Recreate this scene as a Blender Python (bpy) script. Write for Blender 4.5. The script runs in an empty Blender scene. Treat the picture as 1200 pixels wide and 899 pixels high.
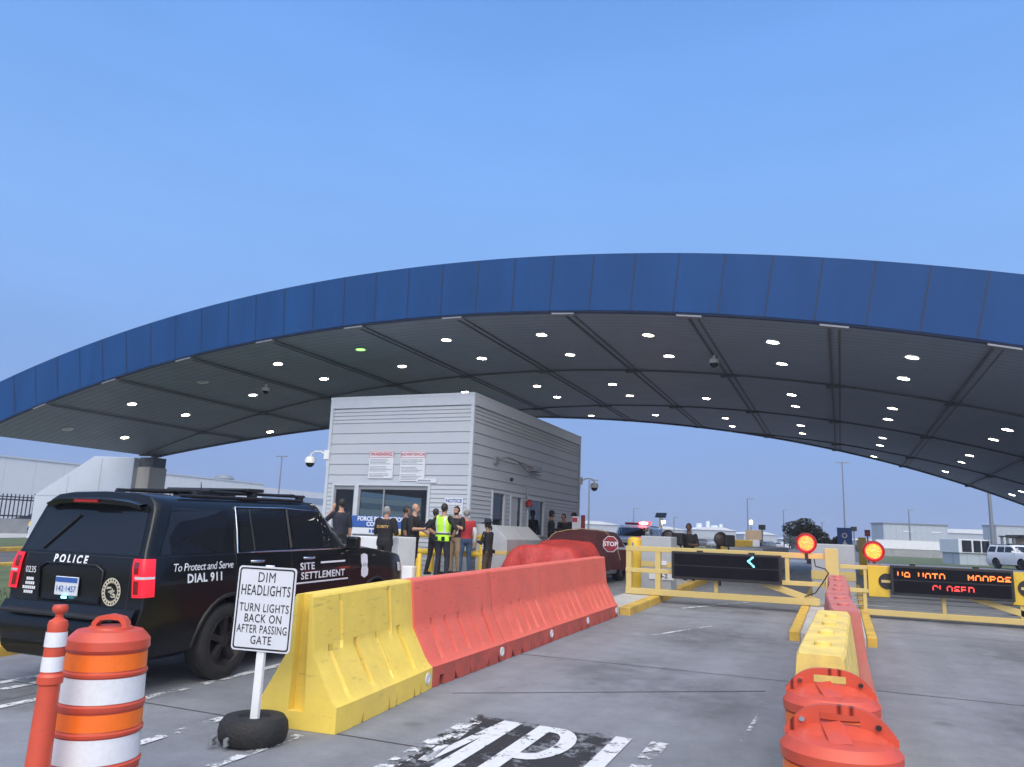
import bpy, bmesh, math, random
from mathutils import Vector, Matrix, Euler
from mathutils.bvhtree import BVHTree
random.seed(7)
R_ = math.radians
scene = bpy.context.scene
COL = scene.collection

# ------------------------------------------------------------------ camera, sky, sun, exposure
HC = 1.74
YAW, PITCH, ROLL = 0.404, math.atan(175.5/900.0), 0.038
Fv = Vector((-math.sin(YAW)*math.cos(PITCH), math.cos(YAW)*math.cos(PITCH), math.sin(PITCH)))
Rv = Vector((math.cos(YAW), math.sin(YAW), 0)); Uv = Rv.cross(Fv)
R2 = Rv*math.cos(ROLL) + Uv*math.sin(ROLL); U2 = Uv*math.cos(ROLL) - Rv*math.sin(ROLL)
cam_d = bpy.data.cameras.new("camera"); cam = bpy.data.objects.new("camera", cam_d); COL.objects.link(cam)
cam.matrix_world = Matrix(((R2.x, U2.x, -Fv.x, 0), (R2.y, U2.y, -Fv.y, 0), (R2.z, U2.z, -Fv.z, HC), (0, 0, 0, 1)))
cam_d.sensor_width = 36.0; cam_d.lens = 27.0; cam_d.clip_start = 0.05; cam_d.clip_end = 5000
scene.camera = cam

world = bpy.data.worlds.new("World"); scene.world = world; world.use_nodes = True
wn = world.node_tree.nodes; wl = world.node_tree.links
bg = wn["Background"]
SUN_EL, SUN_AZ = R_(14), R_(200)        # the bright part of the dusk sky lies behind the camera
sky = wn.new("ShaderNodeTexSky"); sky.sky_type = 'NISHITA'; sky.sun_disc = False
sky.sun_elevation = SUN_EL; sky.sun_rotation = SUN_AZ
skm = wn.new("ShaderNodeVectorMath"); skm.operation = 'SCALE'; skm.inputs['Scale'].default_value = 0.10
wl.new(sky.outputs[0], skm.inputs[0])
tc = wn.new("ShaderNodeTexCoord"); sep = wn.new("ShaderNodeSeparateXYZ"); wl.new(tc.outputs['Generated'], sep.inputs[0])
ramp = wn.new("ShaderNodeValToRGB"); wl.new(sep.outputs['Z'], ramp.inputs[0])
def s2l(c): return tuple(((v/255+0.055)/1.055)**2.4 if v/255 > 0.04045 else v/255/12.92 for v in c)
stops = [(0.0, (143, 167, 217)), (0.06, (140, 168, 221)), (0.14, (137, 171, 229)), (0.26, (136, 179, 241)), (0.37, (133, 180, 246)), (0.50, (123, 173, 244)), (0.62, (112, 165, 239)), (1.0, (98, 152, 230))]
el = ramp.color_ramp.elements
el[0].position = stops[0][0]; el[0].color = (*s2l(stops[0][1]), 1)
el[1].position = 1.0; el[1].color = (*s2l(stops[-1][1]), 1)
for p, c in stops[1:-1]:
    e = el.new(p); e.color = (*s2l(c), 1)
# faint cloud banks in the air
cn = wn.new("ShaderNodeTexNoise"); cn.inputs['Scale'].default_value = 2.2; cn.inputs['Detail'].default_value = 5
cmap = wn.new("ShaderNodeMapping"); cmap.inputs['Scale'].default_value = (1, 1, 4.5)
wl.new(tc.outputs['Generated'], cmap.inputs[0]); wl.new(cmap.outputs[0], cn.inputs['Vector'])
cmr = wn.new("ShaderNodeMapRange"); cmr.inputs[1].default_value = 0.3; cmr.inputs[2].default_value = 0.7
cmr.inputs[3].default_value = 0.955; cmr.inputs[4].default_value = 1.035
wl.new(cn.outputs[0], cmr.inputs[0])
csc = wn.new("ShaderNodeVectorMath"); csc.operation = 'SCALE'
wl.new(ramp.outputs[0], csc.inputs[0]); wl.new(cmr.outputs[0], csc.inputs['Scale'])
mixw = wn.new("ShaderNodeMixRGB"); mixw.inputs[0].default_value = 0.05
wl.new(csc.outputs[0], mixw.inputs[1]); wl.new(skm.outputs[0], mixw.inputs[2])
# bright patch of sky added high behind the camera as fill light
dt = wn.new("ShaderNodeVectorMath"); dt.operation = 'DOT_PRODUCT'; dt.inputs[1].default_value = (0.22, -0.52, 0.82); wl.new(tc.outputs['Generated'], dt.inputs[0])
gr = wn.new("ShaderNodeMapRange"); gr.interpolation_type = 'SMOOTHSTEP'; gr.inputs[1].default_value = 0.45; gr.inputs[2].default_value = 1.0; gr.inputs[3].default_value = 1.0; gr.inputs[4].default_value = 2.6
wl.new(dt.outputs['Value'], gr.inputs[0])
gr.inputs[3].default_value = 0.0; gr.inputs[4].default_value = 1.0
gs = wn.new("ShaderNodeMixRGB"); wl.new(gr.outputs[0], gs.inputs[0]); wl.new(mixw.outputs[0], gs.inputs[1]); gs.inputs[2].default_value = (2.9, 2.8, 2.75, 1)
wl.new(gs.outputs[0], bg.inputs[0]); EXPO = 0.35; bg.inputs[1].default_value = 1.05*2**-EXPO

sun_d = bpy.data.lights.new("sun", 'SUN'); sun_d.energy = 0.9; sun_d.angle = R_(40); sun_d.color = (1.0, 0.93, 0.86)
sun = bpy.data.objects.new("sun", sun_d); COL.objects.link(sun)
sun.rotation_euler = Vector((-0.28, 0.70, -0.66)).to_track_quat('-Z', 'Y').to_euler()
scene.view_settings.view_transform = 'Standard'; scene.view_settings.look = 'None'
scene.view_settings.gamma = 1; scene.view_settings.exposure = 0.35; scene.view_settings.use_curve_mapping = False
scene.render.engine = 'CYCLES'

# ------------------------------------------------------------------ helpers
def gz(y): return 0.023*min(max(y, 0), 28)

def tag(o, label=None, cat=None, group=None, kind=None):
    if label: o["label"] = label
    if cat: o["category"] = cat
    if group: o["group"] = group
    if kind: o["kind"] = kind
    return o

def thing(name, label, cat, loc=(0, 0, 0), rz=0, group=None):
    o = bpy.data.objects.new(name, None); COL.objects.link(o); o.empty_display_size = 0.2
    o.location = loc; o.rotation_euler = (0, 0, rz)
    return tag(o, label, cat, group)

class MB:
    def __init__(s): s.v = []; s.f = []; s.mi = []
    def add(s, vs, fs, mi=0, M=None):
        n = len(s.v)
        s.v += [(M @ Vector(p)) if M else Vector(p) for p in vs]
        s.f += [tuple(i+n for i in f) for f in fs]; s.mi += [mi]*len(fs); return s
    def box(s, x0, x1, y0, y1, z0, z1, mi=0, M=None):
        v = [(x0, y0, z0), (x1, y0, z0), (x1, y1, z0), (x0, y1, z0), (x0, y0, z1), (x1, y0, z1), (x1, y1, z1), (x0, y1, z1)]
        return s.add(v, [(0, 3, 2, 1), (4, 5, 6, 7), (0, 1, 5, 4), (1, 2, 6, 5), (2, 3, 7, 6), (3, 0, 4, 7)], mi, M)
    def prism(s, poly, ax, a, b, mi=0, M=None):
        def mk(p, t): return {'x': (t, p[0], p[1]), 'y': (p[0], t, p[1]), 'z': (p[0], p[1], t)}[ax]
        n = len(poly); v = [mk(p, a) for p in poly] + [mk(p, b) for p in poly]
        f = [tuple(range(n))[::-1], tuple(range(n, 2*n))] + [(i, (i+1) % n, n+(i+1) % n, n+i) for i in range(n)]
        return s.add(v, f, mi, M)
    def tube(s, pts, rad, n=10, mi=0, caps=True, M=None):
        pts = [Vector(p) for p in pts]; m = len(pts)
        rs = rad if isinstance(rad, (list, tuple)) else [rad]*m
        v = []; up = None
        for i, p in enumerate(pts):
            d = (pts[min(i+1, m-1)] - pts[max(i-1, 0)]).normalized()
            if up is None: up = d.orthogonal().normalized()
            else:
                up = (up - d*up.dot(d))
                up = up.normalized() if up.length > 1e-5 else d.orthogonal().normalized()
            w = d.cross(up)
            for k in range(n):
                a = 2*math.pi*k/n; v.append(p + (up*math.cos(a) + w*math.sin(a))*rs[i])
        f = [(i*n+k, i*n+(k+1) % n, (i+1)*n+(k+1) % n, (i+1)*n+k) for i in range(m-1) for k in range(n)]
        if caps: f += [tuple(range(n))[::-1], tuple(range((m-1)*n, m*n))]
        return s.add(v, f, mi, M)
    def lathe(s, prof, n=24, mi=0, M=None, caps=True):
        m = len(prof)
        v = [(r*math.cos(2*math.pi*k/n), r*math.sin(2*math.pi*k/n), z) for r, z in prof for k in range(n)]
        f = [(i*n+k, i*n+(k+1) % n, (i+1)*n+(k+1) % n, (i+1)*n+k) for i in range(m-1) for k in range(n)]
        if caps: f += [tuple(range(n))[::-1], tuple(range((m-1)*n, m*n))]
        return s.add(v, f, mi, M)
    def grid(s, fn, nu, nv, mi=0):
        v = [fn(i/nu, j/nv) for j in range(nv+1) for i in range(nu+1)]
        f = [(j*(nu+1)+i, j*(nu+1)+i+1, (j+1)*(nu+1)+i+1, (j+1)*(nu+1)+i) for j in range(nv) for i in range(nu)]
        return s.add(v, f, mi)
    def ball(s, c, r, nu=12, nv=8, mi=0):
        rx, ry, rz = r if isinstance(r, (list, tuple)) else (r, r, r)
        v = [(c[0], c[1], c[2]-rz)]
        for j in range(1, nv):
            t = -math.pi/2 + math.pi*j/nv
            for i in range(nu):
                a = 2*math.pi*i/nu; v.append((c[0]+rx*math.cos(t)*math.cos(a), c[1]+ry*math.cos(t)*math.sin(a), c[2]+rz*math.sin(t)))
        v.append((c[0], c[1], c[2]+rz)); L = len(v)-1
        f = [(0, 1+(i+1) % nu, 1+i) for i in range(nu)]
        f += [(1+j*nu+i, 1+j*nu+(i+1) % nu, 1+(j+1)*nu+(i+1) % nu, 1+(j+1)*nu+i) for j in range(nv-2) for i in range(nu)]
        f += [(L, 1+(nv-2)*nu+i, 1+(nv-2)*nu+(i+1) % nu) for i in range(nu)]
        return s.add(v, f, mi)
    def mesh(s, name, smooth=None):
        me = bpy.data.meshes.new(name); me.from_pydata([tuple(p) for p in s.v], [], s.f)
        if any(s.mi): me.polygons.foreach_set('material_index', s.mi)
        bm = bmesh.new(); bm.from_mesh(me); bmesh.ops.recalc_face_normals(bm, faces=bm.faces); bm.to_mesh(me); bm.free()
        if smooth: smooth_mesh(me, smooth)
        return me
    def build(s, name, m, parent=None, smooth=None, bevel=0, loc=None, rot=None):
        return link(name, s.mesh(name, smooth), m, parent, bevel, loc, rot)

def smooth_mesh(me, ang=35):
    me.polygons.foreach_set('use_smooth', [True]*len(me.polygons)); me.set_sharp_from_angle(angle=R_(ang)); me.update()

def link(name, me, m, parent=None, bevel=0, loc=None, rot=None):
    o = bpy.data.objects.new(name, me); COL.objects.link(o)
    for x in (m if isinstance(m, (list, tuple)) else [m]): me.materials.append(x)
    if parent: o.parent = parent
    if loc: o.location = loc
    if rot: o.rotation_euler = rot
    if bevel:
        b = o.modifiers.new('bevel', 'BEVEL'); b.width = bevel; b.segments = 2; b.limit_method = 'ANGLE'; b.angle_limit = R_(40)
    return o

def copy_tree(o, parent=None):
    c = o.copy(); COL.objects.link(c)
    if parent: c.parent = parent
    for ch in list(o.children): copy_tree(ch, c)
    return c

def evaluated(o):
    dg = bpy.context.evaluated_depsgraph_get(); dg.update()
    return bpy.data.meshes.new_from_object(o.evaluated_get(dg))

def apply_mods(o):
    me = evaluated(o); old = o.data; o.modifiers.clear(); o.data = me; me.name = old.name; return o

_txt = {}
def text_mesh(s, size=1.0, bold=0.0, align='CENTER', res=3, space=1.0, shear=0.0):
    """2D letters as (verts, faces); x right, y up, centred vertically."""
    key = (s, size, bold, align, space, shear)
    if key in _txt: return _txt[key]
    cu = bpy.data.curves.new('t', 'FONT'); cu.body = s; cu.size = size; cu.offset = bold*size; cu.align_x = align; cu.align_y = 'CENTER'
    cu.resolution_u = res; cu.space_character = space; cu.shear = shear; cu.space_line = 0.95
    o = bpy.data.objects.new('t', cu); COL.objects.link(o)
    dg = bpy.context.evaluated_depsgraph_get(); dg.update()
    me = bpy.data.meshes.new_from_object(o.evaluated_get(dg))
    out = ([(v.co.x, v.co.y) for v in me.vertices], [tuple(p.vertices) for p in me.polygons])
    bpy.data.objects.remove(o); bpy.data.meshes.remove(me); bpy.data.curves.remove(cu)
    _txt[key] = out; return out

def text_on(mb, s, O, U, V, size, mi=0, **k):
    vs, fs = text_mesh(s, size, **k); O, U, V = Vector(O), Vector(U), Vector(V)
    return mb.add([O + U*x + V*y for x, y in vs], fs, mi)

# ------------------------------------------------------------------ materials
def mat(name, col, rough=0.6, metal=0.0, var=0.12, scale=6.0, bump=0.0, bscale=60.0, coat=0.0, spec=0.5, dirt=None, dscale=1.5, damt=0.5, stretch=None, world=False, scuff=None):
    m = bpy.data.materials.new(name); m.use_nodes = True; nt = m.node_tree; N = nt.nodes; L = nt.links
    b = N["Principled BSDF"]; b.inputs['Roughness'].default_value = rough; b.inputs['Metallic'].default_value = metal
    b.inputs['Coat Weight'].default_value = coat; b.inputs['Coat Roughness'].default_value = 0.06; b.inputs['Specular IOR Level'].default_value = spec
    t = N.new("ShaderNodeTexCoord"); src = t.outputs['Object']
    if world:
        g = N.new("ShaderNodeNewGeometry"); src = g.outputs['Position']
    if stretch:
        mp = N.new("ShaderNodeMapping"); mp.inputs['Scale'].default_value = stretch; L.new(src, mp.inputs[0]); src = mp.outputs[0]
    n = N.new("ShaderNodeTexNoise"); n.inputs['Scale'].default_value = scale; n.inputs['Detail'].default_value = 6; n.inputs['Roughness'].default_value = 0.6
    L.new(src, n.inputs['Vector'])
    mr = N.new("ShaderNodeMapRange"); mr.inputs[1].default_value = 0.25; mr.inputs[2].default_value = 0.75
    mr.inputs[3].default_value = 1-var; mr.inputs[4].default_value = 1+var; L.new(n.outputs[0], mr.inputs[0])
    vm = N.new("ShaderNodeVectorMath"); vm.operation = 'SCALE'; vm.inputs[0].default_value = col[:3]; L.new(mr.outputs[0], vm.inputs['Scale'])
    out = vm.outputs[0]
    if dirt:
        n2 = N.new("ShaderNodeTexNoise"); n2.inputs['Scale'].default_value = dscale; n2.inputs['Detail'].default_value = 8; n2.inputs['Roughness'].default_value = 0.7
        L.new(src, n2.inputs['Vector'])
        r2 = N.new("ShaderNodeMapRange"); r2.inputs[1].default_value = 0.48; r2.inputs[2].default_value = 0.72; r2.inputs[3].default_value = 0; r2.inputs[4].default_value = damt
        L.new(n2.outputs[0], r2.inputs[0])
        mx = N.new("ShaderNodeMixRGB"); L.new(r2.outputs[0], mx.inputs[0]); L.new(out, mx.inputs[1]); mx.inputs[2].default_value = (*dirt, 1); out = mx.outputs[0]
    if scuff:
        mp2 = N.new("ShaderNodeMapping"); mp2.inputs['Scale'].default_value = (2.5, 2.2, 13); L.new(t.outputs['Object'], mp2.inputs[0])
        n4 = N.new("ShaderNodeTexNoise"); n4.inputs['Scale'].default_value = 1.6; n4.inputs['Detail'].default_value = 9; n4.inputs['Roughness'].default_value = 0.72; L.new(mp2.outputs[0], n4.inputs['Vector'])
        r4 = N.new("ShaderNodeMapRange"); r4.inputs[1].default_value = 0.585; r4.inputs[2].default_value = 0.70; r4.inputs[3].default_value = 0; r4.inputs[4].default_value = 0.65; L.new(n4.outputs[0], r4.inputs[0])
        m4 = N.new("ShaderNodeMixRGB"); L.new(r4.outputs[0], m4.inputs[0]); L.new(out, m4.inputs[1]); m4.inputs[2].default_value = (*scuff, 1); out = m4.outputs[0]
    L.new(out, b.inputs['Base Color'])
    if bump:
        n3 = N.new("ShaderNodeTexNoise"); n3.inputs['Scale'].default_value = bscale; n3.inputs['Detail'].default_value = 4; L.new(src, n3.inputs['Vector'])
        bp = N.new("ShaderNodeBump"); bp.inputs['Strength'].default_value = bump; bp.inputs['Distance'].default_value = 0.02; L.new(n3.outputs[0], bp.inputs['Height'])
        L.new(bp.outputs[0], b.inputs['Normal'])
    return m

def emit(name, col, strength, base=(0.02, 0.02, 0.02)):
    m = bpy.data.materials.new(name); m.use_nodes = True; b = m.node_tree.nodes["Principled BSDF"]
    b.inputs['Base Color'].default_value = (*base, 1); b.inputs['Emission Color'].default_value = (*col, 1); b.inputs['Emission Strength'].default_value = strength
    b.inputs['Roughness'].default_value = 0.4
    return m

def led_lens(name, col, strength):
    m = emit(name, col, strength); nt = m.node_tree; N = nt.nodes; L = nt.links; b = N["Principled BSDF"]
    t = N.new("ShaderNodeTexCoord"); v = N.new("ShaderNodeTexVoronoi"); v.inputs['Scale'].default_value = 46; L.new(t.outputs['Object'], v.inputs['Vector'])
    r = N.new("ShaderNodeMapRange"); r.inputs[1].default_value = 0.0; r.inputs[2].default_value = 0.75; r.inputs[3].default_value = strength*1.5; r.inputs[4].default_value = strength*.35
    L.new(v.outputs['Distance'], r.inputs[0]); L.new(r.outputs[0], b.inputs['Emission Strength']); return m

def glass(name, tint=(0.25, 0.3, 0.32), mixf=0.75):
    m = bpy.data.materials.new(name); m.use_nodes = True; nt = m.node_tree; N = nt.nodes; L = nt.links
    N.remove(N["Principled BSDF"])
    tr = N.new("ShaderNodeBsdfTransparent"); tr.inputs[0].default_value = (*tint, 1)
    gl = N.new("ShaderNodeBsdfGlossy"); gl.inputs[1].default_value = 0.03
    fr = N.new("ShaderNodeFresnel"); fr.inputs[0].default_value = 1.5
    n = N.new("ShaderNodeTexNoise"); n.inputs['Scale'].default_value = 2.0
    bp = N.new("ShaderNodeBump"); bp.inputs['Strength'].default_value = 0.02; L.new(n.outputs[0], bp.inputs['Height']); L.new(bp.outputs[0], gl.inputs['Normal'])
    mx = N.new("ShaderNodeMixShader"); L.new(fr.outputs[0], mx.inputs[0]); L.new(tr.outputs[0], mx.inputs[1]); L.new(gl.outputs[0], mx.inputs[2])
    L.new(mx.outputs[0], N["Material Output"].inputs[0]); return m

def worn(name, col, amount=0.5, scale=9.0, rough=0.7, stretch=(1, 1, 1), speck=0.0):
    """paint that has flaked away in places"""
    m = mat(name, col, rough, var=0.1, scale=20, world=True); nt = m.node_tree; N = nt.nodes; L = nt.links
    b = N["Principled BSDF"]; g = N.new("ShaderNodeNewGeometry"); mp = N.new("ShaderNodeMapping"); mp.inputs['Scale'].default_value = stretch
    L.new(g.outputs['Position'], mp.inputs[0])
    n = N.new("ShaderNodeTexNoise"); n.inputs['Scale'].default_value = scale; n.inputs['Detail'].default_value = 10; n.inputs['Roughness'].default_value = 0.75
    L.new(mp.outputs[0], n.inputs['Vector'])
    r = N.new("ShaderNodeMapRange"); c = amount; r.inputs[1].default_value = c-0.03; r.inputs[2].default_value = c+0.03; L.new(n.outputs[0], r.inputs[0])
    r.inputs[3].default_value = 0; r.inputs[4].default_value = 1
    L.new(r.outputs[0], b.inputs['Alpha']); return m

def concrete(name, base, lo, hi, streak=True):
    m = bpy.data.materials.new(name); m.use_nodes = True; nt = m.node_tree; N = nt.nodes; L = nt.links
    b = N["Principled BSDF"]; g = N.new("ShaderNodeNewGeometry"); P = g.outputs['Position']
    def noise(sc, det, rough=0.6, stretch=None):
        n = N.new("ShaderNodeTexNoise"); n.inputs['Scale'].default_value = sc; n.inputs['Detail'].default_value = det; n.inputs['Roughness'].default_value = rough
        if stretch:
            mp = N.new("ShaderNodeMapping"); mp.inputs['Scale'].default_value = stretch; L.new(P, mp.inputs[0]); L.new(mp.outputs[0], n.inputs['Vector'])
        else: L.new(P, n.inputs['Vector'])
        return n.outputs[0]
    def rng(s, a, c, lo_, hi_):
        r = N.new("ShaderNodeMapRange"); r.inputs[1].default_value = a; r.inputs[2].default_value = c; r.inputs[3].default_value = lo_; r.inputs[4].default_value = hi_
        L.new(s, r.inputs[0]); return r.outputs[0]
    def mul(a, c):
        mm = N.new("ShaderNodeMath"); mm.operation = 'MULTIPLY'; L.new(a, mm.inputs[0]); L.new(c, mm.inputs[1]); return mm.outputs[0]
    v = mul(rng(noise(0.35, 5), .3, .7, lo, hi), rng(noise(55, 4, .8), .25, .75, .86, 1.14))
    v = mul(v, rng(noise(3.0, 8, .7), .3, .7, .84, 1.13))
    if streak: v = mul(v, rng(noise(1.0, 5, .6, (1.9, .09, 1)), .3, .72, 1.08, .86))
    v = mul(v, rng(noise(1.3, 9, .72), .60, .74, 1.0, .80))
    # oil spots
    vo = N.new("ShaderNodeTexVoronoi"); vo.inputs['Scale'].default_value = 0.9; vo.inputs['Randomness'].default_value = 1.0; L.new(P, vo.inputs['Vector'])
    v = mul(v, rng(vo.outputs['Distance'], 0.03, 0.10, .72, 1.0))
    vm = N.new("ShaderNodeVectorMath"); vm.operation = 'SCALE'; vm.inputs[0].default_value = base; L.new(v, vm.inputs['Scale'])
    L.new(vm.outputs[0], b.inputs['Base Color']); b.inputs['Specular IOR Level'].default_value = 0.35
    L.new(rng(noise(2.0, 4), .3, .7, .55, .85), b.inputs['Roughness'])
    bp = N.new("ShaderNodeBump"); bp.inputs['Strength'].default_value = 0.25; bp.inputs['Distance'].default_value = 0.01
    L.new(noise(90, 5, .7), bp.inputs['Height']); L.new(bp.outputs[0], b.inputs['Normal'])
    return m

def lined(name, col, axis, period, width, dark=0.55, rough=0.5, var=0.08, coat=0.0, spec=0.5, offs=0.0):
    """cladding with narrow dark gaps repeated along one axis (world position)"""
    m = mat(name, col, rough, var=var, scale=1.2, coat=coat, spec=spec, world=True); nt = m.node_tree; N = nt.nodes; L = nt.links
    b = N["Principled BSDF"]; src = b.inputs['Base Color'].links[0].from_socket
    g = N.new("ShaderNodeNewGeometry"); sp = N.new("ShaderNodeSeparateXYZ"); L.new(g.outputs['Position'], sp.inputs[0])
    a = N.new("ShaderNodeMath"); a.operation = 'MULTIPLY_ADD'; a.inputs[1].default_value = 1/period; a.inputs[2].default_value = offs+1000; L.new(sp.outputs[axis], a.inputs[0])
    fr = N.new("ShaderNodeMath"); fr.operation = 'FRACT'; L.new(a.outputs[0], fr.inputs[0])
    lt = N.new("ShaderNodeMapRange"); w = width/period; lt.inputs[1].default_value = w*.7; lt.inputs[2].default_value = w*1.3; lt.inputs[3].default_value = dark; lt.inputs[4].default_value = 1.0
    L.new(fr.outputs[0], lt.inputs[0])
    vm = N.new("ShaderNodeVectorMath"); vm.operation = 'SCALE'; L.new(src, vm.inputs[0]); L.new(lt.outputs[0], vm.inputs['Scale']); L.new(vm.outputs[0], b.inputs['Base Color'])
    return m

M = {}
M['concrete'] = concrete('lane concrete', (0.200, 0.212, 0.236), 0.90, 1.10)
M['old_concrete'] = concrete('island concrete', (0.40, 0.395, 0.38), 0.9, 1.1, False)
M['asphalt'] = concrete('asphalt', (0.10, 0.10, 0.105), 0.85, 1.15)
M['terrain'] = mat('dry ground', (0.13, 0.13, 0.085), 0.95, var=0.35, scale=0.3, world=True)
M['lawn'] = mat('lawn', (0.075, 0.105, 0.045), 0.95, var=0.4, scale=1.5, bump=0.5, bscale=30, world=True)
M['blade'] = mat('grass blade', (0.06, 0.10, 0.03), 0.8, var=0.4, scale=2, world=True)
M['joint'] = mat('tarred joint', (0.07, 0.07, 0.075), 0.8, var=0.3, scale=10, world=True)
def ragged(name, col):
    m = mat(name, col, 0.75, world=True); nt = m.node_tree; N = nt.nodes; L = nt.links; b = N["Principled BSDF"]
    g = N.new("ShaderNodeNewGeometry"); n = N.new("ShaderNodeTexNoise"); n.inputs['Scale'].default_value = 9; n.inputs['Detail'].default_value = 12; n.inputs['Roughness'].default_value = 0.8; L.new(g.outputs['Position'], n.inputs['Vector'])
    n2 = N.new("ShaderNodeTexNoise"); n2.inputs['Scale'].default_value = 2.2; n2.inputs['Detail'].default_value = 4; L.new(g.outputs['Position'], n2.inputs['Vector'])
    t = N.new("ShaderNodeTexCoord"); v = N.new("ShaderNodeVectorMath"); v.operation = 'MULTIPLY_ADD'; v.inputs[1].default_value = (2, 2, 0); v.inputs[2].default_value = (-1, -1, 0); L.new(t.outputs['Generated'], v.inputs[0])
    ab = N.new("ShaderNodeVectorMath"); ab.operation = 'ABSOLUTE'; L.new(v.outputs[0], ab.inputs[0]); sp = N.new("ShaderNodeSeparateXYZ"); L.new(ab.outputs[0], sp.inputs[0])
    mx = N.new("ShaderNodeMath"); mx.operation = 'MAXIMUM'; L.new(sp.outputs[0], mx.inputs[0]); L.new(sp.outputs[1], mx.inputs[1])
    r = N.new("ShaderNodeMapRange"); r.inputs[1].default_value = 1.0; r.inputs[2].default_value = 0.72; r.inputs[3].default_value = -0.25; r.inputs[4].default_value = 0.14; L.new(mx.outputs[0], r.inputs[0])
    a1 = N.new("ShaderNodeMath"); a1.operation = 'ADD'; L.new(n.outputs[0], a1.inputs[0]); L.new(r.outputs[0], a1.inputs[1])
    a2 = N.new("ShaderNodeMath"); a2.operation = 'MULTIPLY_ADD'; a2.inputs[1].default_value = 0.45; L.new(n2.outputs[0], a2.inputs[0]); L.new(a1.outputs[0], a2.inputs[2])
    q = N.new("ShaderNodeMapRange"); q.inputs[1].default_value = 0.76; q.inputs[2].default_value = 0.86; L.new(a2.outputs[0], q.inputs[0]); L.new(q.outputs[0], b.inputs['Alpha']); return m
M['patch'] = ragged('black road patch', (0.022, 0.022, 0.024))
M['mark'] = worn('white road paint', (0.58, 0.60, 0.62), 0.42, 6.0)
M['mark_old'] = worn('old white road paint', (0.58, 0.60, 0.62), 0.50, 5.0)
def soft_stain(name, col, amount):
    m = mat(name, col, 0.8, world=True); nt = m.node_tree; N = nt.nodes; L = nt.links; b = N["Principled BSDF"]
    g = N.new("ShaderNodeNewGeometry"); n = N.new("ShaderNodeTexNoise"); n.inputs['Scale'].default_value = 1.7; n.inputs['Detail'].default_value = 8; n.inputs['Roughness'].default_value = 0.7; L.new(g.outputs['Position'], n.inputs['Vector'])
    t = N.new("ShaderNodeTexCoord"); v = N.new("ShaderNodeVectorMath"); v.operation = 'MULTIPLY_ADD'; v.inputs[1].default_value = (2, 2, 0); v.inputs[2].default_value = (-1, -1, 0); L.new(t.outputs['Generated'], v.inputs[0])
    ln = N.new("ShaderNodeVectorMath"); ln.operation = 'LENGTH'; L.new(v.outputs[0], ln.inputs[0])
    r = N.new("ShaderNodeMapRange"); r.interpolation_type = 'SMOOTHSTEP'; r.inputs[1].default_value = 1.0; r.inputs[2].default_value = 0.25; r.inputs[3].default_value = 0; r.inputs[4].default_value = amount; L.new(ln.outputs['Value'], r.inputs[0])
    q = N.new("ShaderNodeMapRange"); q.inputs[1].default_value = 0.35; q.inputs[2].default_value = 0.62; L.new(n.outputs[0], q.inputs[0])
    mm = N.new("ShaderNodeMath"); mm.operation = 'MULTIPLY'; L.new(r.outputs[0], mm.inputs[0]); L.new(q.outputs[0], mm.inputs[1]); L.new(mm.outputs[0], b.inputs['Alpha']); return m
M['stain'] = soft_stain('dark stain', (0.08, 0.08, 0.085), 0.32)
M['kerb_yellow'] = mat('yellow kerb paint', (0.55, 0.36, 0.06), 0.7, var=0.25, scale=4, dirt=(0.2, 0.17, 0.1), damt=0.7, world=True)
M['fascia'] = mat('blue fascia panel', (0.008, 0.053, 0.180), 0.55, var=0.16, scale=0.8, coat=0.0, spec=0.18, stretch=(1.5, 1, 0.25))
M['fascia_gap'] = mat('panel gap', (0.003, 0.014, 0.050), 0.6)
M['soffit'] = lined('slatted soffit', (0.20, 0.255, 0.33), 'Y', 0.31, 0.045, 0.66, 0.55, 0.10)
M['seam'] = mat('soffit seam', (0.085, 0.095, 0.11), 0.6)
M['pier'] = mat('pier panel', (0.50, 0.56, 0.66), 0.5, var=0.05, scale=0.5, dirt=(0.4, 0.42, 0.45), dscale=0.6)
M['pier_side'] = mat('pier concrete', (0.50, 0.48, 0.44), 0.85, var=0.12, scale=2, bump=0.3)
M['lamp'] = emit('downlight lens', (1.0, 0.93, 0.80), 40.0, (0.8, 0.8, 0.8))
M['lamp_warm'] = emit('warm downlight lens', (1.0, 0.86, 0.62), 24.0, (0.8, 0.8, 0.8))
M['lamp_soft'] = emit('softer downlight lens', (1.0, 0.95, 0.86), 14.0, (0.8, 0.8, 0.8))
M['lamp_green'] = emit('green downlight lens', (0.25, 1.0, 0.12), 3.0, (0.3, 0.5, 0.3))
M['lamp_off'] = mat('dim downlight lens', (0.35, 0.36, 0.36), 0.3)
M['white_metal'] = mat('white metal', (0.74, 0.76, 0.78), 0.4, var=0.05)
M['siding'] = mat('pale siding', (0.42, 0.465, 0.53), 0.5, var=0.06, scale=0.9, dirt=(0.45, 0.45, 0.45), dscale=0.9, damt=0.4)
M['trim'] = mat('white trim', (0.48, 0.53, 0.60), 0.45, var=0.05)
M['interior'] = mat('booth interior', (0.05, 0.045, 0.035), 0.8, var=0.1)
M['dark'] = mat('dark plastic', (0.012, 0.012, 0.014), 0.5, var=0.2)
M['black_rubber'] = mat('black rubber', (0.015, 0.015, 0.016), 0.75, var=0.25, scale=12, bump=0.4, bscale=40)
M['grey_metal'] = mat('grey metal', (0.30, 0.31, 0.33), 0.45, 0.5, var=0.1)
M['galv'] = mat('galvanised steel', (0.20, 0.22, 0.25), 0.45, 0.3, var=0.1)
M['chrome'] = mat('chrome', (0.75, 0.76, 0.78), 0.12, 1.0, var=0.02)
M['booth_glass'] = glass('booth glass', (0.42, 0.50, 0.50))
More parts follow.
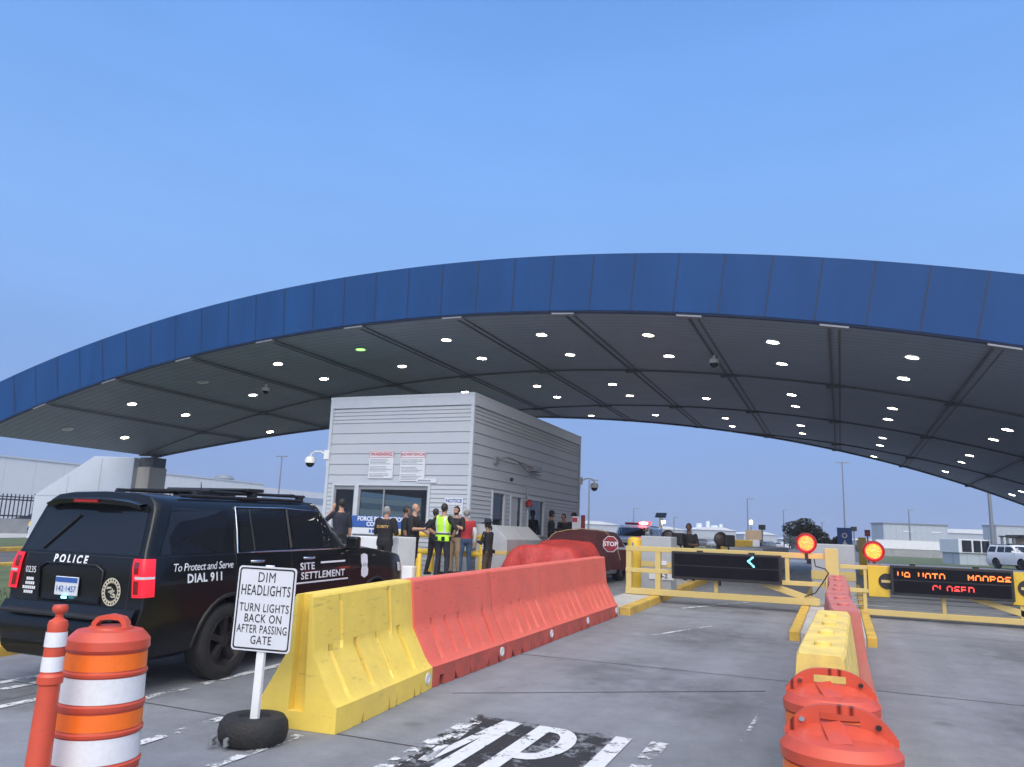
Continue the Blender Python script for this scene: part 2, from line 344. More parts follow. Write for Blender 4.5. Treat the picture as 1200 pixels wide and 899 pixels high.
M['dark_glass'] = mat('dark glass', (0.012, 0.014, 0.018), 0.03, var=0.1, spec=0.4)
M['red_plastic'] = mat('faded red plastic', (0.70, 0.135, 0.10), 0.5, var=0.10, scale=3, dirt=(0.52, 0.15, 0.12), dscale=2.2, damt=0.5, bump=0.05, bscale=20, scuff=(0.20, 0.09, 0.07))
M['red_foot'] = mat('dirty red plastic', (0.46, 0.085, 0.065), 0.6, var=0.2, scale=5, dirt=(0.18, 0.08, 0.06), dscale=3, damt=0.7)
M['pink_plastic'] = mat('sun faded red plastic', (0.50, 0.15, 0.13), 0.6, var=0.15, scale=4, dirt=(0.42, 0.25, 0.22), dscale=5, damt=0.6, scuff=(0.25, 0.14, 0.12))
M['yellow_plastic'] = mat('yellow plastic', (0.80, 0.60, 0.11), 0.5, var=0.10, scale=3, dirt=(0.60, 0.45, 0.13), dscale=1.6, damt=0.55, bump=0.05, bscale=20, scuff=(0.30, 0.23, 0.10))
M['pale_yellow'] = mat('sun bleached yellow plastic', (0.74, 0.55, 0.15), 0.6, var=0.18, scale=5, dirt=(0.40, 0.33, 0.17), dscale=4, damt=0.6, scuff=(0.34, 0.28, 0.15))
M['drum_red'] = mat('drum red plastic', (0.56, 0.075, 0.038), 0.38, var=0.10, scale=4, dirt=(0.36, 0.08, 0.06), dscale=5, damt=0.35, scuff=(0.28, 0.08, 0.06))
M['refl_orange'] = mat('orange sheeting', (0.85, 0.16, 0.015), 0.35, var=0.06, scale=40)
M['refl_white'] = mat('white sheeting', (0.70, 0.72, 0.76), 0.3, var=0.06, scale=40, dirt=(0.5, 0.5, 0.5), dscale=6, damt=0.35)
M['gate_yellow'] = mat('yellow gate paint', (0.56, 0.43, 0.16), 0.5, var=0.12, scale=3, dirt=(0.42, 0.33, 0.13), dscale=3, damt=0.5)
M['bright_yellow'] = mat('bright yellow paint', (0.66, 0.44, 0.035), 0.45, var=0.1, scale=3, dirt=(0.35, 0.26, 0.06), dscale=4, damt=0.4)
M['screen'] = mat('black display face', (0.004, 0.004, 0.008), 0.6, var=0.3, spec=0.12)
M['wheel_dark'] = mat('dark wheel', (0.025, 0.026, 0.03), 0.35, 0.4, var=0.1)
M['gap'] = mat('siding shade line', (0.24, 0.26, 0.29), 0.8)  # dark strips painted in for the shade under each lapped board
M['paint_black'] = mat('black car paint', (0.006, 0.0065, 0.008), 0.28, var=0.1, coat=0.35, spec=0.2)
M['paint_white'] = mat('white car paint', (0.66, 0.68, 0.70), 0.3, var=0.03, coat=0.8)
M['paint_silver'] = mat('silver car paint', (0.42, 0.43, 0.45), 0.3, 0.6, var=0.05, coat=0.8)
M['paint_grey'] = mat('grey car paint', (0.10, 0.11, 0.13), 0.3, 0.4, var=0.05, coat=0.8)
M['tail_lit'] = emit('lit red tail lamp', (1.0, 0.015, 0.04), 0.6, (0.5, 0.01, 0.02))
M['tail_dark'] = mat('dark red lens', (0.16, 0.006, 0.010), 0.15, coat=1)
M['red_lens'] = mat('red lens', (0.30, 0.012, 0.012), 0.2)
M['head_lens'] = mat('clear lens', (0.55, 0.57, 0.6), 0.1, coat=1)
M['decal_white'] = mat('white lettering', (0.72, 0.75, 0.80), 0.35, var=0.04)
M['ink'] = mat('black lettering', (0.015, 0.015, 0.018), 0.5)
M['ink_grey'] = mat('grey print', (0.16, 0.20, 0.28), 0.6)
M['sign_white'] = mat('white sign sheet', (0.60, 0.635, 0.69), 0.4, var=0.03)
M['sign_blue'] = mat('blue sign sheet', (0.03, 0.10, 0.36), 0.4, var=0.05)
M['sign_red'] = mat('red sign sheet', (0.20, 0.014, 0.022), 0.4, var=0.05)
M['stripe_red'] = mat('red print', (0.42, 0.03, 0.06), 0.5)
M['cream'] = mat('cream seal', (0.55, 0.52, 0.40), 0.4, var=0.1)
M['block'] = mat('concrete block', (0.36, 0.385, 0.42), 0.85, var=0.1, scale=2, dirt=(0.32, 0.32, 0.32), dscale=1.5, bump=0.3)
M['block_white'] = mat('white painted concrete', (0.66, 0.69, 0.74), 0.8, var=0.06, scale=2, dirt=(0.45, 0.45, 0.45), dscale=2)
M['fence_black'] = mat('black fence paint', (0.012, 0.013, 0.016), 0.5)
M['wall_grey'] = mat('grey wall', (0.28, 0.29, 0.30), 0.9, var=0.15, scale=1.0, dirt=(0.18, 0.18, 0.18), dscale=0.8)
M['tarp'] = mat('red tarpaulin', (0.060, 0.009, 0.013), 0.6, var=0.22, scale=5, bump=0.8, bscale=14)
M['tarp_lit'] = mat('red tarpaulin painted as lit', (0.42, 0.036, 0.030), 0.55, var=0.25, scale=5, bump=0.9, bscale=14)  # lit part of the tarpaulin, its light put into a brighter red
M['rope'] = mat('tan rope', (0.40, 0.26, 0.12), 0.8)

# ------------------------------------------------------------------ ground, lanes, kerbs, markings
def sheet(mb, x0, x1, y0, y1, dz, mi=0, step=None):
    ys = sorted(set([y0, y1] + [y for y in (0.0, 28.0) if y0 < y < y1]))
    for a, b in zip(ys[:-1], ys[1:]):
        mb.add([(x0, a, gz(a)+dz), (x1, a, gz(a)+dz), (x1, b, gz(b)+dz), (x0, b, gz(b)+dz)], [(0, 1, 2, 3)], mi)
    return mb
def poly_sheet(mb, pts, dz): return mb.add([(x, y, gz(y)+dz) for x, y in pts], [tuple(range(len(pts)))])
def slab(mb, x0, x1, y0, y1, h):
    ys = sorted(set([y0, y1] + [y for y in (0.0, 28.0) if y0 < y < y1]))
    for a, b in zip(ys[:-1], ys[1:]):
        za, zb = gz(a), gz(b)
        mb.add([(x0, a, za-.02), (x1, a, za-.02), (x1, b, zb-.02), (x0, b, zb-.02), (x0, a, za+h), (x1, a, za+h), (x1, b, zb+h), (x0, b, zb+h)],
               [(4, 5, 6, 7), (0, 1, 5, 4), (1, 2, 6, 5), (2, 3, 7, 6), (3, 0, 4, 7)])
def setting(name, mb, m, **k):
    o = mb.build(name, m, **k); o['kind'] = 'structure'; return o

mb = MB()
for a, b in ((-300, 0), (0, 28), (28, 3000)):
    mb.add([(-2500, a, gz(a)), (2500, a, gz(a)), (2500, b, gz(b)), (-2500, b, gz(b))], [(0, 1, 2, 3)])
setting('ground', mb, M['terrain'])
setting('pavement', sheet(sheet(MB(), -8.85, 14, -12, 60, .004), -14.6, -8.85, 12, 60, .004), M['concrete'])
setting('road', sheet(MB(), -14, 14, 60, 420, .004), M['asphalt'])
setting('exit_road', sheet(MB(), -27.4, -20.7, -30, 140, .004), M['asphalt'])
setting('lawn', sheet(sheet(MB(), -20.7, -9.1, -30, 12.0, .05), -20.7, -14.6, 12.0, 140, .05), M['lawn'])
setting('lawn_strip', sheet(MB(), -37.5, -30.2, -30, 140, .02), M['lawn'])
setting('footpath', sheet(sheet(MB(), -44.5, -37.5, -30, 140, .01), -30.2, -27.9, -30, 140, .01), M['old_concrete'])
setting('grass_slope', sheet(sheet(MB(), 2.2, 14, 62, 118, .02), 14.2, 60, 30, 118, .02), M['lawn'])
mb = MB(); slab(mb, -9.1, -8.85, -12, 12.2, .13); slab(mb, -27.9, -27.4, -30, 140, .14); slab(mb, -20.95, -20.7, -30, 140, .13)
setting('kerb', mb, M['kerb_yellow'], bevel=.02)
mb = MB(); slab(mb, -14.6, -8.35, 13.0, 36, .2)
setting('booth_island', mb, M['old_concrete'], bevel=.03)
mb = MB(); slab(mb, -4.45, -3.83, 14.4, 60, .15); slab(mb, -.62, .30, 12.9, 60, .15)
setting('lane_island', mb, M['old_concrete'], bevel=.03)
mb = MB(); slab(mb, -3.83, -3.62, 14.4, 24, .152); slab(mb, -.78, -.62, 12.9, 24, .152); slab(mb, .30, .44, 12.9, 24, .152)
slab(mb, -8.35, -8.18, 13.0, 36, .202)
setting('island_kerb', mb, M['kerb_yellow'], bevel=.02)

mb = MB()
for y in (-2.0, 5.48, 9.6, 14.9, 24.3, 33, 42, 51): sheet(mb, -8.8, 14, y-.008, y+.008, .008)
for x, y0, y1 in ((-6.9, -12, 60), (4.6, -12, 60), (9.2, -12, 60)): sheet(mb, x-.005, x+.005, y0, y1, .0084)
poly_sheet(mb, [(-3.6, 7.18), (-3.58, 7.21), (-.78, 8.95), (-.79, 8.92)], .0088)
setting('road_joint', mb, M['joint'])
mb = MB(); poly_sheet(mb, [(-3.12, 3.8), (-1.60, 3.8), (-1.60, 6.80), (-3.12, 6.80)], .008)
setting('road_patch', mb, M['patch'])
# the letters M P H on the lane
def stroke(mb, a, b, w, dz):
    a, b = Vector(a), Vector(b); d = (b-a).normalized(); n = Vector((-d.y, d.x))*w/2
    poly_sheet(mb, [tuple(a-n), tuple(b-n), tuple(b+n), tuple(a+n)], dz)
mb = MB(); z = .012; yb, yt = 4.45, 6.48
stroke(mb, (-2.62, yb), (-2.62, yt), .135, z)
stroke(mb, (-2.80, 5.2), (-2.68, yt), .085, z+.0004)
stroke(mb, (-2.33, yb), (-2.33, yt), .135, z)
n = 14; cx, cy, rx, ry = -2.22, 6.02, .26, .46
arc = [(cx + rx*math.cos(t), cy + ry*math.sin(t)) for t in [math.pi/2 - math.pi*k/n for k in range(n+1)]]
arci = [(cx + (rx-.135)*math.cos(t), cy + (ry-.15)*math.sin(t)) for t in [math.pi/2 - math.pi*k/n for k in range(n+1)]]
for k in range(n): poly_sheet(mb, [arc[k], arc[k+1], arci[k+1], arci[k]], z+.0004)
poly_sheet(mb, [(-2.262, yt), (-2.22, yt), (-2.22, yt-.15), (-2.262, yt-.15)], z); poly_sheet(mb, [(-2.262, 5.71), (-2.22, 5.71), (-2.22, 5.56), (-2.262, 5.56)], z)
stroke(mb, (-1.67, yb), (-1.67, yt), .135, z)
poly_sheet(mb, [(-1.60, 5.62), (-1.34, 5.62), (-1.34, 5.44), (-1.60, 5.44)], z)
setting('lane_marking', mb, M['mark'])
mb = MB(); stroke(mb, (-2.96, yb), (-2.96, yt), .135, z); stroke(mb, (-2.93, yt), (-2.80, 5.2), .085, z+.0004); stroke(mb, (-1.38, yb), (-1.38, yt), .135, z)
for a, b, w in (((-5.92, 4.6), (-5.9, 8.2), .11), ((-4.87, 3.2), (-4.82, 5.5), .10), ((-7.6, 4.0), (-7.55, 5.9), .1), ((-7.28, 5.0), (-7.3, 5.62), .1), ((-6.7, 4.2), (-6.67, 5.5), .1),
                ((-4.0, 4.4), (-3.95, 5.3), .09), ((-2.7, 12.2), (-2.05, 13.9), .06), ((-3.0, 16.2), (-1.2, 19.9), .1), ((-.80, 6.8), (-.75, 7.9), .035)):
    stroke(mb, a, b, w, .0125)
setting('worn_marking', mb, M['mark_old'])
for i, (x, y, rx, ry) in enumerate(((-1.8, 12.5, 1.2, 2.0), (-6.9, 5.4, 1.3, 1.8), (-4.9, 6.9, .6, 1.1), (-2.4, 9.0, .9, 1.6), (1.8, 8.0, 1.1, 2.6), (-1.3, 8.2, .7, 1.5), (2.6, 13.5, 1.6, 2.4), (1.2, 4.5, .9, 2.0), (-2.2, 16.6, 2.2, 1.0), (2.5, 17.0, 2.4, 1.0), (-3.0, 4.4, .6, .6))):
    mb = MB(); poly_sheet(mb, [(x-rx, y-ry), (x+rx, y-ry), (x+rx, y+ry), (x-rx, y+ry)], .0100+.00015*i); setting('road_stain', mb, M['stain'])

# grass blades on the lawn beside the kerb
mb = MB()
for i in range(5200):
    x = random.uniform(-15.5, -9.15); y = random.uniform(4.5, 14) if i % 3 else random.uniform(6, 9)
    if y > 11.9 and x > -14.7: continue
    a = random.uniform(0, 6.28); h = random.uniform(.05, .13); w = .012; dx, dy = math.cos(a), math.sin(a); zz = gz(y)+.05
    mb.add([(x-dx*w, y-dy*w, zz), (x+dx*w, y+dy*w, zz), (x+dy*h*.5, y-dx*h*.5, zz+h)], [(0, 1, 2)])
tag(mb.build('grass', M['blade']), 'short green grass growing beside the yellow kerb left of the black police vehicle', 'grass', kind='stuff')

# ------------------------------------------------------------------ arched canopy
CX, CZ, RS, RT = -10.3, -51.1, 58.65, 60.10
FY = 17.92
X0, X1 = -28.75, 12.0
def rear(x): return 25.94 + .594*(x+28.97)
def arcz(x, r=RS): return CZ + math.sqrt(r*r-(x-CX)**2)
def arcp(t, r): return (CX + r*math.sin(t), CZ + r*math.cos(t))
canopy = thing('arched_canopy', 'large arched canopy with blue fascia over the checkpoint lanes', 'canopy', (CX, FY, 0))
cl = Vector((CX, FY, 0))
def cb(mb, name, m, **k):
    mb.v = [p-cl for p in mb.v]; return mb.build(name, m, canopy, **k)
NX = 60
xs = [X0+(X1-X0)*i/NX for i in range(NX+1)]
mb = MB(); mb.grid(lambda u, v: (X0+(X1-X0)*u, FY+.02+(rear(X0+(X1-X0)*u)-FY-.02)*v, arcz(X0+(X1-X0)*u)), NX, 6)
cb(mb, 'soffit', M['soffit'], smooth=30)
# fascia: one row of flat panels following the arc
t0 = math.asin((X0-CX)/RS); t1 = math.asin((X1-CX)/RS); PT = 1.062/58.65
tt0 = math.asin((-24.0-1.6-CX)/RS)
ks = [tt0+PT*k for k in range(-12, 60)]; ks = [t0] + [t for t in ks if t0 < t < t1] + [t1]
mb = MB()
for a, b in zip(ks[:-1], ks[1:]):
    p = [arcp(a, RS-.03), arcp(b, RS-.03), arcp(b, RT), arcp(a, RT)]
    jit = random.uniform(-.006, .006)
    mb.add([(x, FY-.05+jit*(i in (1, 2)), zz) for i, (x, zz) in enumerate(p)] + [(x, FY+.02, zz) for x, zz in p], [(0, 1, 2, 3), (0, 4, 5, 1), (3, 2, 6, 7), (0, 3, 7, 4), (1, 5, 6, 2)])
    w = .014/58.65
    q = [arcp(b-w, RS-.03), arcp(b+w, RS-.03), arcp(b+w, RT), arcp(b-w, RT)]
    mb.add([(x, FY-.0595, zz) for x, zz in q], [(0, 1, 2, 3)], 1)
cb(mb, 'fascia', [M['fascia'], M['fascia_gap']])
mb = MB(); mb.grid(lambda u, v: (X0+(X1-X0)*u, FY-.05+(rear(X0+(X1-X0)*u)-FY+.05)*v, arcz(X0+(X1-X0)*u, RT)+.004), NX, 2)
mb.grid(lambda u, v: (X0+(X1-X0)*u, rear(X0+(X1-X0)*u), arcz(X0+(X1-X0)*u, RS)+1.44*v), NX, 1)
cb(mb, 'roof', M['fascia'], smooth=30)
# seams: trusses across and along
mb = MB()
SX = [-28.6+3.185*k for k in range(0, 13)]
for x in SX:
    if not X0+.3 < x < X1: continue
    for dx in (-.11, .11):
        mb.add([(x+dx-.028, FY+.05, arcz(x)-.001), (x+dx+.028, FY+.05, arcz(x)-.001), (x+dx+.035, rear(x)-.02, arcz(x)-.001), (x+dx-.035, rear(x)-.02, arcz(x)-.001),
                (x+dx-.028, FY+.05, arcz(x)-.03), (x+dx+.028, FY+.05, arcz(x)-.03), (x+dx+.035, rear(x)-.02, arcz(x)-.03), (x+dx-.035, rear(x)-.02, arcz(x)-.03)],
               [(4, 5, 6, 7), (0, 1, 5, 4), (1, 2, 6, 5), (2, 3, 7, 6), (3, 0, 4, 7)])
for Y in (25.35, 32.9, 40.4):
    xa = max(X0, (Y-25.94)/.594-28.97)
    pts = [(xa+(X1-xa)*i/40, Y, 0) for i in range(41)]
    mb.tube([(x, y, arcz(x)-.02) for x, y, _ in pts], .036, 6)
    for x in SX:
        if xa < x < X1:
            zc = arcz(x); mb.box(x-.28, x+.28, Y-.07, Y+.07, zc-.10, zc-.02)
mb.tube([(x, rear(x)-.04, arcz(x)-.02) for x in xs], .06, 6)
for x in SX:
    if X0 < x < X1: mb.box(x-.26, x+.26, rear(x)-.25, rear(x)-.10, arcz(x)-.08, arcz(x)-.02)
cb(mb, 'soffit_seam', M['seam'])
mb = MB(); mb.tube([(x, FY-.005, arcz(x)-.055) for x in xs], .045, 6)
cb(mb, 'drip_edge', M['fascia_gap'])
for x in SX:
    if X0+.2 < x < X1:
        mb = MB(); z0 = arcz(x)-.10; sl = -(x-CX)/(arcz(x)-CZ)
        mb.add([(x-.30, FY-.07, z0-.30*sl-.04), (x+.30, FY-.07, z0+.30*sl-.04), (x+.30, FY+.12, z0+.30*sl-.04), (x-.30, FY+.12, z0-.30*sl-.04),
                (x-.30, FY-.07, z0-.30*sl), (x+.30, FY-.07, z0+.30*sl), (x+.30, FY+.12, z0+.30*sl), (x-.30, FY+.12, z0-.30*sl)],
               [(0, 3, 2, 1), (4, 5, 6, 7), (0, 1, 5, 4), (1, 2, 6, 5), (2, 3, 7, 6), (3, 0, 4, 7)])
        cb(mb, 'truss_plate', M['galv'])
LX = [-27.2, -24.0, -20.7, -17.45, -14.15, -10.95, -7.8, -4.65, -1.4, 1.8, 4.95, 8.1]
LIT = [(1, 0), (0, 1), (1, 1), (2, 1), (3, 0), (3, 1), (1, 2), (4, 0), (4, 1), (5, 0), (5, 1), (4, 2), (6, 0), (6, 1), (5, 2), (5, 3), (5, 4), (6, 2), (6, 3), (7, 0), (7, 1), (6, 4), (7, 3), (7, 4), (7, 5),
       (8, 0), (8, 1), (8, 2), (8, 3), (8, 4), (8, 5), (9, 0), (9, 1), (9, 2), (9, 3), (9, 4), (9, 5), (9, 6), (10, 2), (10, 3), (10, 4), (10, 5), (10, 6), (11, 6), (11, 7)]
OFF = [(0, 0), (2, 0)]
LY = [20.4, 23.0, 28.05, 30.5, 35.7, 38.35, 43.3, 45.7]
for (i, j) in LIT + OFF:
    x, y = LX[i] + random.uniform(-.05, .05), LY[j]; z0 = arcz(x); tilt = math.atan(-(x-CX)/(z0-CZ))
    T = Matrix.Translation((x, y, z0)) @ Matrix.Rotation(-tilt, 4, 'Y')
    mb = MB().lathe([(.17, -.002), (.195, -.025), (.16, -.027), (.145, -.012)], 20, 0, T, caps=False)
    o = cb(mb, 'downlight', M['white_metal'])
    mb = MB().lathe([(.145, -.014), (.001, -.016)], 20, 0, T, caps=False); mb.v = [p-cl for p in mb.v]
    dim = (i, j) in OFF
    mb.build('lens', M['lamp_off'] if dim else (M['lamp_green'] if (i, j) == (4, 0) else M[('lamp', 'lamp_warm', 'lamp', 'lamp_soft')[(i*3+j*5) % 4]]), o)
# piers
def pier(x_in, out):
    # wedge shaped leg: vertical inner side, sloping outer side
    zt = arcz(x_in)
    z0 = gz(25.3)-.05
    P = lambda dx: x_in + out*dx
    a = [(P(.05), z0), (P(6.2), z0), (P(6.25), z0+2.15), (P(2.6), zt+.05), (P(.05), zt-.02)]
    mb = MB().prism(a, 'y', 25.25, 26.1)
    o = cb(mb, 'pier', M['pier'], bevel=.02)
    mb = MB().box(min(P(.04), P(-.75)), max(P(.04), P(-.75)), 25.45, 26.4, z0, zt-.42); mb.v = [p-cl for p in mb.v]
    mb.build('column', M['pier_side'], o, bevel=.02)
    mb = MB().box(min(P(.04), P(-.75)), max(P(.04), P(-.75)), 25.55, 26.3, zt-.42, zt+.02); mb.v = [p-cl for p in mb.v]
    mb.build('bearing', M['seam'], o)
    mb = MB()
    for dx in (2.05, 4.1): mb.box(P(dx)-.008, P(dx)+.008, 25.243, 25.2495, z0, (zt-.06 if dx < 2.5 else z0+3.1))
    mb.box(min(P(.05), P(6.24)), max(P(.05), P(6.24)), 25.243, 25.2495, z0+2.14, z0+2.156); mb.v = [p-cl for p in mb.v]
    mb.build('panel_gap', M['grey_metal'], o)
pier(-29.05, -1)
def dome_camera(x, y, z, label):
    t = thing('dome_camera', label, 'camera', (x, y, z))
    MB().lathe([(.05, 0), (.05, -.12), (.13, -.13), (.14, -.26)], 16).build('housing', M['white_metal'], t, smooth=40)
    MB().ball((0, 0, -.26), (.125, .125, .13), 16, 8).build('dome', M['dark_glass'], t, smooth=60)
dome_camera(-19.4, 22.2, arcz(-19.4)-.01, 'small dome camera under the left part of the canopy ceiling')
dome_camera(-3.2, 22.5, arcz(-3.2)-.01, 'small dome camera under the canopy ceiling above the lane right of the booth')

# ------------------------------------------------------------------ guard booth
BX0, BX1, BY0, BY1, BT = -14.40, -9.55, 19.60, 29.50, 5.63
bz = gz(19.6)+.2
booth = thing('guard_booth', 'grey lap sided guard booth with windows under the canopy', 'booth', (-12, 24.5, bz))
bl = Vector((-12, 24.5, bz))
def bb(mb, name, m, parent=None, **k):
    mb.v = [p-bl for p in mb.v]; return mb.build(name, m, parent or booth, **k)
# courses of lapped boards, each tilted slightly outwards at its lower edge
def courses(z0):
    c = []; z = z0
    while z < 3.04-.01: c.append((z, min(z+.125, 3.045))); z += .125
    for a, b in ((3.045, 3.30), (3.30, 3.62), (3.62, 3.94), (3.94, 4.24), (4.24, 4.56), (4.56, 4.87), (4.87, 4.98), (4.98, 5.10), (5.10, 5.21), (5.21, 5.32), (5.32, BT)): c.append((a, b))
    return c
def cut(a, b, z0, z1, holes):
    iv = [(a, b)]
    for h0, h1, hz0, hz1 in holes:
        if z1 > hz0+.02 and z0 < hz1-.02:
            nv = []
            for p, q in iv:
                if h1 <= p or h0 >= q: nv.append((p, q)); continue
                if h0 > p: nv.append((p, h0))
                if h1 < q: nv.append((h1, q))
            iv = nv
    return iv
FH = [(-14.10, -13.36, bz, 2.97), (-13.22, -10.86, 1.72, 2.98)]        # openings in the front wall (x, z)
SH = [(21.15, 22.0, 1.72, 2.92), (22.58, 23.42, bz, 2.88), (24.05, 25.48, 1.72, 2.86)]   # in the lane-side wall (y, z)
BH = [(21.2, 25.5, 1.75, 2.9)]
def siding(kind):
    mb = MB()
    for z0, z1 in courses(bz):
        lap = .022
        if kind == 'front':
            for a, b in cut(BX0, BX1, z0, z1, FH): mb.add([(a, BY0-lap, z0), (b, BY0-lap, z0), (b, BY0-.003, z1), (a, BY0-.003, z1), (a, BY0+.05, z0), (b, BY0+.05, z0)], [(0, 1, 2, 3), (0, 4, 5, 1)]); mb.box(a, b, BY0-.0165, BY0-.004, z0-.011, z0-.0005, 1)
        elif kind == 'lane':
            for a, b in cut(BY0, BY1, z0, z1, SH): mb.add([(BX1+lap, a, z0), (BX1+lap, b, z0), (BX1+.003, b, z1), (BX1+.003, a, z1), (BX1-.05, a, z0), (BX1-.05, b, z0)], [(0, 1, 2, 3), (0, 4, 5, 1)]); mb.box(BX1+.004, BX1+.0165, a, b, z0-.011, z0-.0005, 1)
        elif kind == 'far':
            for a, b in cut(BY0, BY1, z0, z1, BH): mb.add([(BX0-lap, a, z0), (BX0-lap, b, z0), (BX0-.003, b, z1), (BX0-.003, a, z1)], [(0, 1, 2, 3)])
        else:
            mb.add([(BX0, BY1+lap, z0), (BX1, BY1+lap, z0), (BX1, BY1+.003, z1), (BX0, BY1+.003, z1)], [(0, 1, 2, 3)])
    return mb
for k in ('front', 'lane', 'far', 'back'): bb(siding(k), 'siding', [M['siding'], M['gap']])  # second slot: painted shade strips under the laps
for x, y in ((BX0, BY0), (BX1, BY0), (BX1, BY1), (BX0, BY1)): bb(MB().box(x-.05, x+.05, y-.05, y+.05, bz, BT-.02), 'corner_trim', M['trim'])
mb = MB().box(BX0-.06, BX1+.06, BY0-.06, BY1+.06, BT-.02, BT+.05); bb(mb, 'roof', M['trim'])
mb = MB().box(BX0-.052, BX1+.052, BY0-.052, BY0-.03, BT-.30, BT-.02); mb.box(BX1+.03, BX1+.052, BY0-.03, BY1+.052, BT-.30, BT-.02)
mb.box(-13.05, -13.03, BY0-.056, BY0-.05, BT-.30, BT-.02)
bb(mb, 'parapet', M['trim'])
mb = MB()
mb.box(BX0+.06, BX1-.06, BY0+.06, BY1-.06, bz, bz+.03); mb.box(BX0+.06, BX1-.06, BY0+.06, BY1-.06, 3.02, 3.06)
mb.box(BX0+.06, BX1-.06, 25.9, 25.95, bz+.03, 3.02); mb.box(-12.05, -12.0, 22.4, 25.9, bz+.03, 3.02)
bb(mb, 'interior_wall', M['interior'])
bb(MB().box(-12.0, -11.75, 22.3, 22.38, bz+.03, 2.95), 'door_leaf', M['gate_yellow'])
bb(MB().box(-13.9, -10.2, 20.0, 20.7, bz+.95, bz+1.02), 'counter', M['grey_metal'])
for x in (-12.9, -11.2): bb(MB().box(x-.25, x+.25, 20.25, 20.3, bz+1.06, bz+1.38), 'monitor', M['dark'])
def win_front(h, name, mull=()):
    x0, x1, z0, z1 = h; fw = .07
    mb = MB()
    mb.box(x0-fw, x1+fw, BY0-.05, BY0+.05, z1, z1+fw); mb.box(x0-fw, x0, BY0-.05, BY0+.05, z0, z1); mb.box(x1, x1+fw, BY0-.05, BY0+.05, z0, z1)
    if z0 > bz+.1: mb.box(x0-fw-.04, x1+fw+.04, BY0-.08, BY0+.05, z0-fw, z0)
    f = bb(mb, name, M['trim'])
    mb = MB().box(x0, x1, BY0+.0, BY0+.045, z1-.11, z1)
    for mx in mull: mb.box(mx-.025, mx+.025, BY0+.0, BY0+.045, z0, z1-.11)
    mb.box(x0, x0+.05, BY0, BY0+.045, z0, z1-.11); mb.box(x1-.05, x1, BY0, BY0+.045, z0, z1-.11)
    bb(mb, 'sash', M['grey_metal'], None).parent = booth
    mb = MB().box(x0+.05, x1-.05, BY0+.018, BY0+.024, z0, z1-.11); mb.v = [p-bl for p in mb.v]
    mb.build('pane', M['booth_glass'], f)
win_front(FH[0], 'door'); win_front(FH[1], 'window', (-12.35,))
def win_side(h, name, dark):
    y0, y1, z0, z1 = h; fw = .07
    mb = MB().box(BX1-.05, BX1+.05, y0-fw, y1+fw, z1, z1+fw); mb.box(BX1-.05, BX1+.05, y0-fw, y0, z0, z1); mb.box(BX1-.05, BX1+.05, y1, y1+fw, z0, z1)
    if z0 > bz+.1: mb.box(BX1-.05, BX1+.08, y0-fw-.03, y1+fw+.03, z0-fw, z0)
    f = bb(mb, name, M['trim'])
    if name == 'door':
        mb = MB().box(BX1-.045, BX1-.01, y0, y1-.22, z0, z1); mb.v = [p-bl for p in mb.v]; mb.build('door_panel', M['siding'], f)
        mb = MB().box(BX1-.045, BX1-.01, y1-.22, y1, z0, z1); mb.v = [p-bl for p in mb.v]; mb.build('pane', M['dark_glass'], f)
    else:
        mb = MB().box(BX1-.03, BX1-.02, y0, y1, z0, z1); mb.v = [p-bl for p in mb.v]; mb.build('pane', M['booth_glass'] if not dark else M['dark_glass'], f)
win_side(SH[0], 'window', True); win_side(SH[1], 'door', False); win_side(SH[2], 'window', True)
# sagging conduit bracket on the lane side
mb = MB(); mb.tube([(BX1+.05, 21.3, 3.92), (BX1+.25, 21.6, 4.02), (BX1+.25, 23.2, 3.94), (BX1+.12, 24.6, 3.90)], .03, 8)
mb.tube([(BX1+.2, 22.6, 3.98), (BX1+.22, 23.4, 3.74), (BX1+.15, 24.8, 3.72)], .022, 8); mb.box(BX1+.01, BX1+.3, 23.9, 24.5, 3.80, 3.98); mb.box(BX1+.01, BX1+.10, 21.1, 21.35, 3.78, 4.0)
bb(mb, 'bracket_arm', M['grey_metal'])
mb = MB().tube([(BX1+.05, 23.87, 2.9), (BX1+.05, 23.87, 3.36)], .025, 8); bb(mb, 'conduit', M['grey_metal'])
mb = MB().lathe([(.04, -.12), (.11, -.10), (.11, .05), (.03, .12)], 14, 0, Matrix.Translation((BX1+.13, 23.87, 2.74))); bb(mb, 'alarm_bell', M['red_lens'], smooth=40)
mb = MB().ball((BX1+.06, 22.47, 3.41), .06, 10, 8); bb(mb, 'sensor', M['dark'], smooth=60)

def wall_camera(x, y, z, d, label):
    """dome camera hanging from a curved arm; d = direction of the arm"""
    t = thing('dome_camera', label, 'camera', (x, y, z))
    d = Vector(d).normalized()
    mb = MB().box(-.09, .09, -.05, .05, -.14, .14); mb.tube([d*.02, d*.22+Vector((0, 0, .10)), d*.42+Vector((0, 0, .10)), d*.55+Vector((0, 0, .02)), d*.56+Vector((0, 0, -.06))], .025, 8)
    mb.tube([(0, 0, -.1), (0, 0, -.35), d*-.05+Vector((0, 0, -.5))], .014, 6)
    mb.build('arm', M['white_metal'], t, smooth=40)
    T = Matrix.Translation(d*.56+Vector((0, 0, -.06)))
    MB().lathe([(.03, .02), (.13, -.02), (.165, -.10), (.165, -.20)], 18, 0, T).build('housing', M['white_metal'], t, smooth=40)
    MB().ball(d*.56+Vector((0, 0, -.26)), (.135, .135, .13), 16, 8).build('dome', M['dark_glass'], t, smooth=60)
wall_camera(BX0-.06, BY0-.03, 3.90, (-1, -.15, 0), 'white dome camera on a curved arm at the left corner of the guard booth')
wall_camera(BX1+.06, BY1+.03, 3.90, (1, .35, 0), 'white dome camera on a curved arm at the far right corner of the guard booth')

